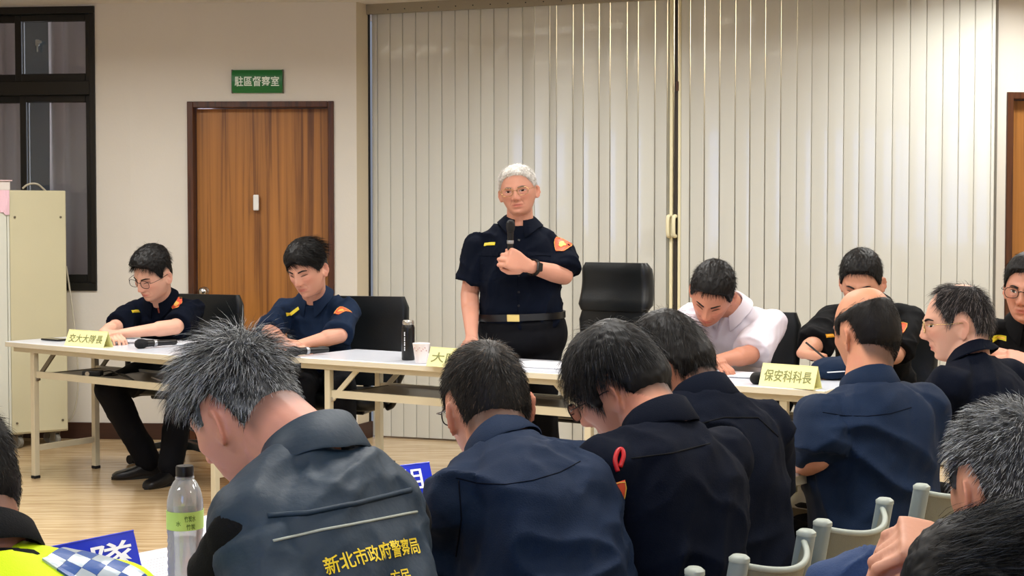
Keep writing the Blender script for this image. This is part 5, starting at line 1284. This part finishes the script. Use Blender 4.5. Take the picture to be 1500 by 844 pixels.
# trouser front crease already in mesh; microphone held in the fist
M_mic = mat('microphone_black', (14, 14, 16), .38); M_mesh = mat('microphone_mesh', (34, 34, 36), .55, metal=.6, bump=.9, bscale=900)
def microphone(p0, p1, lab, s=1.0, group='wireless microphones'):
    """p0 tail, p1 head end"""
    p0 = np.array(p0, float); p1 = np.array(p1, float); d = nrm(p1-p0); u, w = perp(d); fr = np.eye(4); fr[:3, 0] = u; fr[:3, 1] = w; fr[:3, 2] = d; fr[:3, 3] = p0
    L_ = np.linalg.norm(p1-p0); t = thing('microphone', lab, 'microphone', tuple(p0), group)
    mk('handle', xf(lathe([(.001, 0), (.013*s, 0), (.0145*s, .01), (.0155*s, L_*.35), (.018*s, L_*.70), (.019*s, L_*.74), (.001, L_*.745)], 24), fr), M_mic, parent=t, smooth=True, angle=40)
    mk('switch_band', xf(lathe([(.0187*s, L_*.50), (.0192*s, L_*.51), (.0197*s, L_*.56), (.0190*s, L_*.57)], 24), fr), mat('mic_band', (170, 172, 176), .3, metal=.7), parent=t, smooth=True, angle=40)
    mk('mesh_head', xf(lathe([(.001, L_*.745), (.019*s, L_*.745), (.0245*s, L_*.80), (.0265*s, L_*.86), (.0255*s, L_*.92), (.018*s, L_*.98), (.008*s, L_), (.001, L_)], 24), fr), M_mesh, parent=t, smooth=True, angle=60)
    return t
fist = at(747, 381, Y0-0.315)
microphone(at(747, 392, 6.872), at(748, 322, 6.865), 'black microphone held in the fist of the standing man', s=.82)
# smartwatch on his left wrist
wp = at(774, 390, Y0-0.25); el = at(826, 404, Y0-0.06); d = nrm(el-wp); wc = wp+d*.035; u_, w_ = perp(d)
tt = np.linspace(0, 2*PI, 33)[:-1]; rb = []
for o_, rr_ in ((-.011, .0355), (-.011, .0385), (.011, .0385), (.011, .0355)): rb.append(wc+d*o_+np.outer(np.cos(tt), u_)*rr_*1.04+np.outer(np.sin(tt), w_)*rr_*1.04)
n_ = nrm(np.array([0, 0, CAMZ])-wc); n_ = nrm(n_-d*(n_@d)); n_ = nrm(n_+np.array([0, 0, .25]))
wt = thing('wristwatch', 'square black smartwatch on the left wrist of the standing man', 'watch', tuple(wc))
mk('strap', loft(rb, closed=True), M_black, parent=wt, smooth=True, angle=40)
fr = np.eye(4); fr[:3, 0] = d; fr[:3, 2] = n_; fr[:3, 1] = np.cross(n_, d); fr[:3, 3] = wc+n_*.039
mk('case', xf(box(-.018, .018, -.021, .021, -.003, .009, .006, 3), fr), mat('watch_case', (60, 60, 62), .25, metal=.8), parent=wt)
mk('screen', xf(box(-.0145, .0145, -.0175, .0175, .009, .0102, .0005), fr), mat('watch_glass', (6, 7, 9), .08), parent=wt)
# seated officers
tagplate(A_, 199, 456, 8, .060, .016, rot=0, lines=yl); shield(A_, 258, 445, 8, s=.075, rot=8)
tagplate(A_, 238, 453, 8, .055, .030, rot=14, m=mat('ribbon_bar', (150, 74, 50), .7), name='ribbon_bars', lines=[(-.25, -.3, .2, .25), (.1, -.3, .2, .25)], lm=mat('ribbon_white', (210, 200, 190), .7))
a4 = hitp(A_, 180, 440)[0]
if a4 is not None:
    for k in range(4): tagplate(A_, 180-k*.6, 433+k*5, 8, .060, .010, rot=8, name='rank_stripe')
tagplate(B_, 425, 461, 7.5, .070, .018, rot=-6, lines=yl); shield(B_, 499, 456, 7.5, s=.085, rot=4)
tagplate(D_, 1216, 492, 6.4, .060, .016, rot=0, lines=yl, m=mat('tag_orange', (226, 160, 30), .5)); shield(D_, 1311, 483, 6.4, s=.10, rot=-5)
tagplate(E_, 1462, 493.5, 5.7, .066, .017, rot=0, lines=yl)
# side row: yoke seams and patches
seam(V2_, [(668, 700), (700, 708), (740, 710), (780, 704), (820, 692), (850, 676)], .0010, M_navy, 'yoke_seam')
seam(V2_, [(672, 704), (676, 760), (668, 815)], .0016, M_navy, 'armhole_seam')
seam(V3, [(925, 672), (985, 664), (1040, 650)], .0016, M_blk, 'yoke_seam')
seam(V4, [(1010, 625), (1060, 612), (1110, 612), (1140, 640)], .0016, M_blk, 'yoke_seam')
seam(V5, [(1205, 604), (1235, 609), (1270, 610), (1305, 606), (1335, 597)], .0010, M_navy, 'yoke_seam')
shield(V3, 895, 728, 2.9, s=.060, rot=0)
# ---- grey vest with yellow characters
J1 = vest(V1, M_vest, .0245, .80, wid=[(a, b*.72, c*.86, d) for a, b, c, d in WIDB], fold=(.011, [fdir((1, .3, .8), 3, 11), fdir((.2, 0, 1), 3, 11)]), seed=5)
collar(V1['Nk']-V1['u']*.012, V1['Rn'], 1.0, M_vest, V1['body'], h=.045, drop=.070, rx=.070, ry=.068, open_=24, side=.12)
M_pipe = mat('silver_piping', (150, 158, 150), .35); M_yt = mat('yellow_print', (226, 200, 30), .5)
seam(J1, [(400, 793), (470, 777), (540, 764), (610, 750)], .0022, M_pipe, 'reflective_piping', J1['vest'], .001)
seam(J1, [(392, 756), (450, 752), (520, 738), (602, 718)], .0042, M_vest, 'yoke_flap_edge', J1['vest'], .001)
try:
    text_on(J1, '新北市政府警察局', (474, 832), (612, 799), .026, M_yt, parent=J1['vest'])
    text_on(J1, '方民', (572, 848), (600, 842), .022, M_yt, parent=J1['vest'])
except Exception as ex: print('vest text', ex)
# ---- neon vest
J9 = vest(V9, M_neon, .018, .92, fold=(.003, [(6, 6, 14)]), seed=9)
M_chkb = mat('checker_blue', (40, 80, 150), .4); M_silv = mat('silver_reflective', (176, 190, 200), .3, metal=.3)
# ================================================================== OFFICE CHAIRS
def chair_from_back(px, Y, yaw, lab, **k):
    a = math.radians(yaw); f = np.array([math.cos(a), math.sin(a)]); b = np.array([(px-750)/F*Y, Y]); return office_chair(b+f*0.25, a, lab, **k)
chair_from_back(302, 8.62, -112, 'black leather office chair under the young officer in round glasses', z1=.965, bw=.48)
chair_from_back(534, 8.02, -104, 'black leather office chair behind the officer in front of the door', z1=.985, bw=.50)
chair_from_back(899, 7.62, -122, 'tall empty black leather chair with headrest beside the standing man', z1=.935, bw=.42, head=True, thick=.09)
chair_from_back(1103, 6.98, -112, 'black leather office chair behind the white-shirted man', z1=.965, bw=.46)
chair_from_back(1302, 7.05, -112, 'black leather office chair of the writing officer, behind the bald man', z1=.95, bw=.48)
chair_from_back(1545, 6.30, -120, 'black office chair cut off by the right edge of the photo', z1=.90, bw=.48)

# ================================================================== THINGS ON THE TABLES
M_paper = mat('paper_white', (226, 228, 236), .7); M_yp = mat('yellow_card', (240, 236, 172), .6); M_ink2 = mat('faded_ink', (128, 134, 84), .7); M_bl = mat('blue_card', (18, 44, 190), .35); M_wi = mat('white_ink', (235, 238, 245), .5)
def tent(pa, pb, h, depth, txt, lab, cat_mat, ink, group, tw=.86, th=.52, z=TZ+.001, tc=0.48, sh=0.0):
    """A-shaped folded name card; pa, pb = plan ends of the readable base edge, left to right as read"""
    a = np.array([*pa, z]); b = np.array([*pb, z]); u = nrm(b-a); n = np.array([u[1], -u[0], 0]); back = -n*depth; L_ = np.linalg.norm(b-a); up = np.array([0, 0, h]); top = back/2+up
    t = thing('name_sign', lab, 'sign', tuple((a+b)/2), group); e = 0.0022
    nf = nrm(np.cross(u, top)); nf = nf if nf@n > 0 else -nf
    nb = nrm(np.cross(u, top-back)); nb = nb if nb@n < 0 else -nb
    def slab_(p, q, nn): return [np.array([x+p, x+p-nn*e, x+q-nn*e, x+q]) for x in (a, b)]
    mk('front_face', loft(slab_(np.zeros(3), top, nf)), cat_mat, parent=t); mk('back_face', loft(slab_(back, top, nb)), cat_mat, parent=t)
    mk('base_fold', loft([np.array([x+n*0-nf*e, x+back, x+back+[0, 0, .0015], x+[0, 0, .0015]-nf*e]) for x in (a, b)]), cat_mat, parent=t)
    c = (a+b)/2+top*tc+nf*.0012+u*sh
    mk('lettering', text_flat(txt, c, u, top, L_*tw, np.linalg.norm(top)*th), ink, parent=t)
    return t
gY = 'yellow name cards on the head tables'
tent(atz(94, 506, TZ)[:2], atz(151, 510, TZ)[:2], .082, .07, '交大大隊長', 'yellow folded name card at the left end of the head table', M_yp, M_ink2, gY)
tent(atz(624, 536.5, TZ)[:2], atz(694, 542, TZ)[:2], .085, .07, '大隊長', 'yellow folded name card next to the paper cup', M_yp, M_ink2, gY)
tent(atz(1111, 565, TZ)[:2], atz(1192, 571.5, TZ)[:2], .088, .07, '保安科科長', 'yellow folded name card on the short right-hand table', M_yp, M_ink2, gY)
gB = 'blue name cards on the side row'
pr = atz(215, 862, TZ)[:2]; us = nrm(np.array([.62, .78])); tent(pr-us*.30, pr, .100, .075, '交大隊', 'blue folded name card in front of the neon vest', M_bl, M_wi, gB, tw=.93, th=.50, tc=.62)
pr = atz(642, 742, TZ)[:2]; us2 = nrm(np.array([.80, .60])); tent(pr-us2*.27, pr, .098, .075, '督預組', 'blue folded name card between the vest man and the man in plain navy', M_bl, M_wi, gB, tw=.74, th=.48, tc=.66, sh=.012)

def sheet(c, w, d, rot, lab, z=TZ+.0015, n=3, m=M_paper, group='paper sheets on the tables', cat='paper'):
    t = thing('paper_stack', lab, cat, (c[0], c[1], z), group); rng = np.random.default_rng(int(abs(c[0]*999+c[1]*77)))
    for k in range(n):
        M = TR((c[0]+rng.normal()*.004, c[1]+rng.normal()*.004, z+k*.0016), rz=rot+rng.normal()*.04)
        N_ = 8; xs = np.linspace(-w/2, w/2, N_+1); V = []
        for zz in (0, .0010):
            for y in (-d/2, d/2):
                for x in xs: V.append((x, y, zz+(.006*max(0, x/w*2-.5)**2 if k == n-1 else 0)))
        q = N_+1; Fc = []
        for i in range(N_): Fc += [(i, i+q, i+q+1, i+1), (2*q+i, 2*q+i+1, 3*q+i+1, 3*q+i), (i, i+1, 2*q+i+1, 2*q+i), (q+i, 3*q+i, 3*q+i+1, q+i+1)]
        Fc += [(0, 2*q, 3*q, q), (N_, q+N_, 3*q+N_, 2*q+N_)]
        mk('sheet', xf((np.array(V), Fc), M), m, parent=t)
        if k == n-1:
            ln = []
            for j in range(9): ln.append(box(-w*.38, w*(.38-.1*(j % 3)), d*(.36-.085*j), d*(.36-.085*j)+.0022, .0012, .0014))
            mk('printed_lines', xf(mrg(*ln), M), mat('grey_print', (150, 152, 165), .8), parent=t)
    return t
sheet(atz(196, 500, TZ)[:2], .30, .21, angA, 'white papers under the forearms of the young officer')
sheet(atz(262, 503, TZ)[:2], .297, .21, angA+.1, 'white papers behind the left-hand microphone')
sheet(atz(455, 507, TZ)[:2], .21, .29, angM, 'white papers in front of the officer by the door')
sheet(atz(800, 536, TZ)[:2], .33, .24, angM, 'white papers in front of the tall empty chair')
sheet(atz(1064, 549, TZ)[:2], .30, .21, angM, 'white papers the white-shirted man is reading')
sheet(atz(1205, 547, TZ)[:2], .25, .20, angM, 'white papers under the pen of the writing officer')
sheet(atz(236, 838, TZ)[:2], .30, .21, angS, 'white papers behind the water bottle')
sheet(atz(884, 668, TZ)[:2], .21, .297, angS+.2, 'white papers beyond the bowed man with combed hair')
sheet(atz(1160, 632, TZ)[:2], .21, .28, angS+.1, 'stack of white papers left of the bald man', n=5)
# raised page leaning by the vest man's shoulder
tag(mk('paper_sheet', prism([(0, 0), (.16, .02), (.17, .21), (.01, .20)], 0, .0012), M_paper), 'single white page curling up beside the vest man', 'paper')
o = bpy.data.objects['paper_sheet']; pp = at(318, 762, 2.85); o.location = (pp[0], pp[1], TZ+.02); o.rotation_euler = (.5, -.12, angS-.5); 

# microphones lying down
def lying(pa, pb, lab, s=1.0):
    a = atz(*pa, TZ+.022); b = atz(*pb, TZ+.024); d = nrm(b-a); return microphone(a, a+d*.24, lab, s)
lying((258, 501), (212, 503.5), 'black microphone lying before the young officer in glasses')
lying((480, 512), (440, 514.5), 'black microphone lying before the officer by the door')
lying((1150, 549), (1096, 556), 'black microphone lying behind the right-hand yellow card')
# phone
p = atz(80, 499, TZ)[:2]; ph = thing('mobile_phone', 'black mobile phone left of the left-end yellow card', 'phone', (p[0], p[1], TZ+.001)); M = TR((p[0], p[1], TZ+.001), rz=angA)
mk('phone_body', xf(box(-.075, .075, -.036, .036, 0, .009, .003, 2), M), M_black, parent=ph); mk('phone_screen', xf(box(-.071, .071, -.033, .033, .0092, .0098), M), mat('phone_glass', (10, 11, 14), .06), parent=ph)
# thermos
p = atz(598, 527.5, TZ)[:2]; th_ = thing('thermos_flask', 'black thermos flask with steel lid beside the paper cup', 'bottle', (p[0], p[1], TZ)); M = TR((p[0], p[1], TZ+.001))
mk('flask_body', xf(lathe([(.001, 0), (.029, 0), (.031, .004), (.0315, .15), (.030, .158), (.027, .166), (.001, .166)], 32), M), mat('flask_black', (9, 9, 10), .32), parent=th_, smooth=True, angle=40)
mk('flask_lid', xf(lathe([(.001, .166), (.025, .166), (.0275, .170), (.0275, .182), (.024, .188), (.001, .189)], 32), M), mat('flask_steel', (180, 178, 172), .3, metal=.85), parent=th_, smooth=True, angle=40)
lt = []
for k, hh_ in enumerate((.009, .006, .010, .007, .009, .006, .010, .008)):
    a = math.radians(-118); rr_ = .0318; zz = .045+k*.0115; c = np.array([rr_*math.cos(a), rr_*math.sin(a)]); lt.append(box(c[0]-.0022, c[0]+.0022, c[1]-.0006, c[1]+.0006, zz, zz+hh_))
mk('flask_mark', xf(mrg(*lt), M), M_wi, parent=th_)
# paper cup
p = atz(617, 532, TZ)[:2]; cp_ = thing('paper_cup', 'white paper cup with faint pink print beside the thermos', 'cup', (p[0], p[1], TZ)); M = TR((p[0], p[1], TZ+.001))
mk('cup_wall', xf(lathe([(.0270, 0), (.0395, .088), (.0405, .090), (.0395, .092), (.0380, .0885), (.0255, .006), (.001, .006), (.001, .0), (.0270, 0)][::1], 36), M), mat('cup_paper', (232, 226, 228), .5), parent=cp_, smooth=True, angle=40)
fl = []
for k in range(9):
    a = math.radians(-150+13*k); z = .066+.008*math.sin(k*2.1); r_ = .0268+(.0395-.0270)*z/.088+.0010; fl.append(ell((r_*math.cos(a), r_*math.sin(a), z), (.0035, .0035, .0028), 8, 5))
mk('cup_print', xf(mrg(*fl), M), mat('cup_pink', (205, 170, 172), .6), parent=cp_)
# water bottle
Mw = thin_glass('bottle_plastic', (250, 252, 252), .06, .06, .24); Mwa = thin_glass('bottle_water', (240, 246, 250), .02, .03, .16); M_lab = mat('label_green', (186, 226, 120), .5)
p = atz(272, 872, TZ)[:2]; bt_ = thing('water_bottle', 'clear plastic water bottle with black cap and pale green label', 'bottle', (p[0], p[1], TZ)); M = TR((p[0], p[1], TZ+.001))
prof = [(.001, .004), (.022, .002), (.029, .006), (.0315, .016)]
for k in range(7): prof += [(.0315, .020+k*.013), (.0300, .026+k*.013)]
prof += [(.0318, .113), (.0312, .118), (.0312, .152), (.0318, .156), (.0310, .168), (.027, .186), (.020, .200), (.0135, .207), (.0125, .210), (.0125, .214)]
inner = [(max(.001, r_-.0012), z+.0012) for r_, z in prof]
mk('bottle_body', xf(lathe(prof+inner[::-1], 40), M), Mw, parent=bt_, smooth=True, angle=60)
wl = [q for q in inner if q[1] < .098]; mk('water', xf(lathe([(r_-.0006, z) for r_, z in wl]+[(.0285, .098), (.001, .098)], 40), M), Mwa, parent=bt_, smooth=True, angle=60)
mk('label', xf(loft([np.stack([np.cos(t_)*r_, np.sin(t_)*r_, np.full(48, z)], 1) for t_ in [np.arange(48)*2*PI/48] for r_, z in ((.0319, .119), (.0323, .119), (.0323, .151), (.0319, .151))], closed=True), M), M_lab, parent=bt_, smooth=True, angle=40)
mk('cap', xf(lathe([(.0135, .210), (.0155, .211), (.0155, .226), (.0145, .2285), (.001, .2285)]+[(.001, .214), (.0135, .214)], 32), M), mat('cap_black', (14, 15, 16), .4), parent=bt_, smooth=True, angle=40)
mk('neck_ring', xf(lathe([(.0130, .206), (.0165, .2065), (.0165, .2090), (.0130, .2095)], 32), M), Mw, parent=bt_, smooth=True, angle=40)
for txt, a0, z0, hh_, ww, col in (('竹炭水', -62, .140, .011, .020, (70, 110, 40)), ('水', -98, .132, .009, .009, (90, 130, 50)), ('竹炭', -60, .126, .010, .016, (70, 110, 40))):
    V, Fc = text2d(txt); mn, mx = V.min(0), V.max(0); x = (V[:, 0]-(mn[0]+mx[0])/2)/(mx[0]-mn[0])*ww; z = (V[:, 1]-(mn[1]+mx[1])/2)/(mx[1]-mn[1])*hh_; a = math.radians(a0)+x/.0325
    mk('lettering', xf((np.c_[np.cos(a)*.0327, np.sin(a)*.0327, z0+z], Fc), M), mat('label_ink_%d' % col[0], col, .6), parent=bt_)
# pen of the writing officer
pw = at(1188, 508, YD-.30); pe = at(1206, 523, YD-.34); d = nrm(pe-pw); t = thing('pen', 'dark pen in the hand of the writing officer', 'pen', tuple(pw))
mk('pen_barrel', tube([pw-d*.03, pw+d*.10], .0045, 8, 1), M_black, parent=t); mk('pen_tip', cyl(pw+d*.10, pw+d*.115, .0040, .0008, 10), M_chrome, parent=t)
# navy jacket folded at the end of the right-hand table
c = atz(1226, 556, TZ)
V, Fq = voxel(mrg(ell(c+[0, .02, .045], (.10, .08, .045)), ell(c+[.08, .05, .05], (.09, .07, .050)), ell(c+[-.03, .0, .03], (.07, .06, .03))), .006, 3); V = folds(V, Fq, .008, 33, [(9, 9, 16), (16, 8, 8)]); V[:, 2] = np.maximum(V[:, 2], TZ+.002)
jk = mk('folded_jacket', (V, Fq), M_blue, smooth=True); tag(jk, 'folded navy jacket at the right end of the short table', 'jacket')
cap_ = mk('jacket_piping', tube([c+[-.09, -.02, .03], c+[-.05, -.055, .035], c+[.02, -.06, .04]], .0025, 6, 4), M_paper, parent=jk, smooth=True)
# crumpled clear bags beyond the bowed man
for k, (px, py, sx) in enumerate(((880, 678, .045), (884, 692, .05))):
    c = atz(px, py, TZ); V, Fq = voxel(ell(c+[0, 0, .025], (sx, .035, .024)), .004, 1); V = folds(V, Fq, .010, 40+k, [(30, 30, 30), (18, 40, 20)]); V[:, 2] = np.maximum(V[:, 2], TZ+.002)
    tag(mk('crumpled_bag', (V, Fq), mat('bag_film_%d' % k, ((150, 148, 142), (196, 190, 178))[k], .4), smooth=True), ('grey crumpled plastic bag on the side table', 'beige crumpled wrapper on the side table, nearest the bowed man')[k], 'bag')
# red cord and clip on the shoulder of the bowed man
q = [hitp(V3, a, b, .006)[0] for a, b in ((903, 690), (901, 676), (905, 664), (910, 662), (911, 670), (906, 684))]
q = [a for a in q if a is not None]
if len(q) > 3: mk('red_shoulder_cord', tube(q, .0045, 8, 5), mat('red_cord', (170, 14, 24), .4), parent=V3['body'], smooth=True)
# cables on the shelf of the left table
S = lambda px, py, dz=.0: atz(px, py, .578)+np.array([0, 0, dz])
tag(mk('cable', tube([S(142, 548), S(160, 546, .01), S(175, 549), S(188, 553), S(196, 557), S(180, 551, .01), S(165, 549)], .0035, 6), M_cabd, smooth=True), 'dark cable tangled on the shelf of the left table', 'cable')
a = atz(262, 534, .70); tag(mk('cable', tube([a+[0, .1, 0], a+[-.02, .1, -.05], S(248, 562, .01), S(240, 559), S(222, 553)], .0045, 6), mat('cable_white', (200, 194, 184), .5), smooth=True), 'white cable dropping from under the left table to its shelf', 'cable')
bx_ = S(136, 551); ps_ = thing('power_adapter', 'small dark power adapter on the shelf of the left table', 'adapter', tuple(bx_)); mk('adapter_body', box(bx_[0]-.05, bx_[0]+.05, bx_[1]-.03, bx_[1]+.03, bx_[2], bx_[2]+.03, .006, 2), M_black, parent=ps_); mk('adapter_socket', cyl(bx_+[-.02, -.03, .015], bx_+[-.02, -.034, .015], .012, n=14), M_chrome, parent=ps_)
# blue sleeve of the hand-raising person (crossing below the hand)
c0_ = at(1225, 862, 2.12); c1_ = at(1300, 838, 2.10)
V, Fq = voxel(mrg(capsule(c0_, c1_, .045, .040, 20, 4), capsule(c1_, c1_+np.array([.14, -.10, -.16]), .042, .055, 20, 4)), .006, 3); V = folds(V, Fq, .006, 51, [fdir((.1, .1, 1), 4, 30)])
mk('sleeve', (V, Fq), mat('bright_blue_cloth', (16, 48, 92), .8, bump=.2, bscale=300), parent=V8['body'], smooth=True)
# ---- checker strip on the neon vest's shoulder

a_, na = hitp(J9, 104, 818); b_, nb_ = hitp(J9, 158, 843)
if a_ is not None and b_ is not None:
    uu = nrm(b_-a_); nn = nrm(na+nb_); nn = nrm(nn-uu*(nn@uu)); vv = np.cross(nn, uu); q_ = .0235
    for i in range(-1, 5):
        for j in range(3):
            mk('checker_square', patch(a_+uu*(i+.5)*q_+vv*(j-1)*q_, uu, vv, q_*.98, q_*.98, J9['tree'], .004, 3, 3), M_chkb if (i+j) % 2 == 0 else M_silv, parent=J9['vest'])
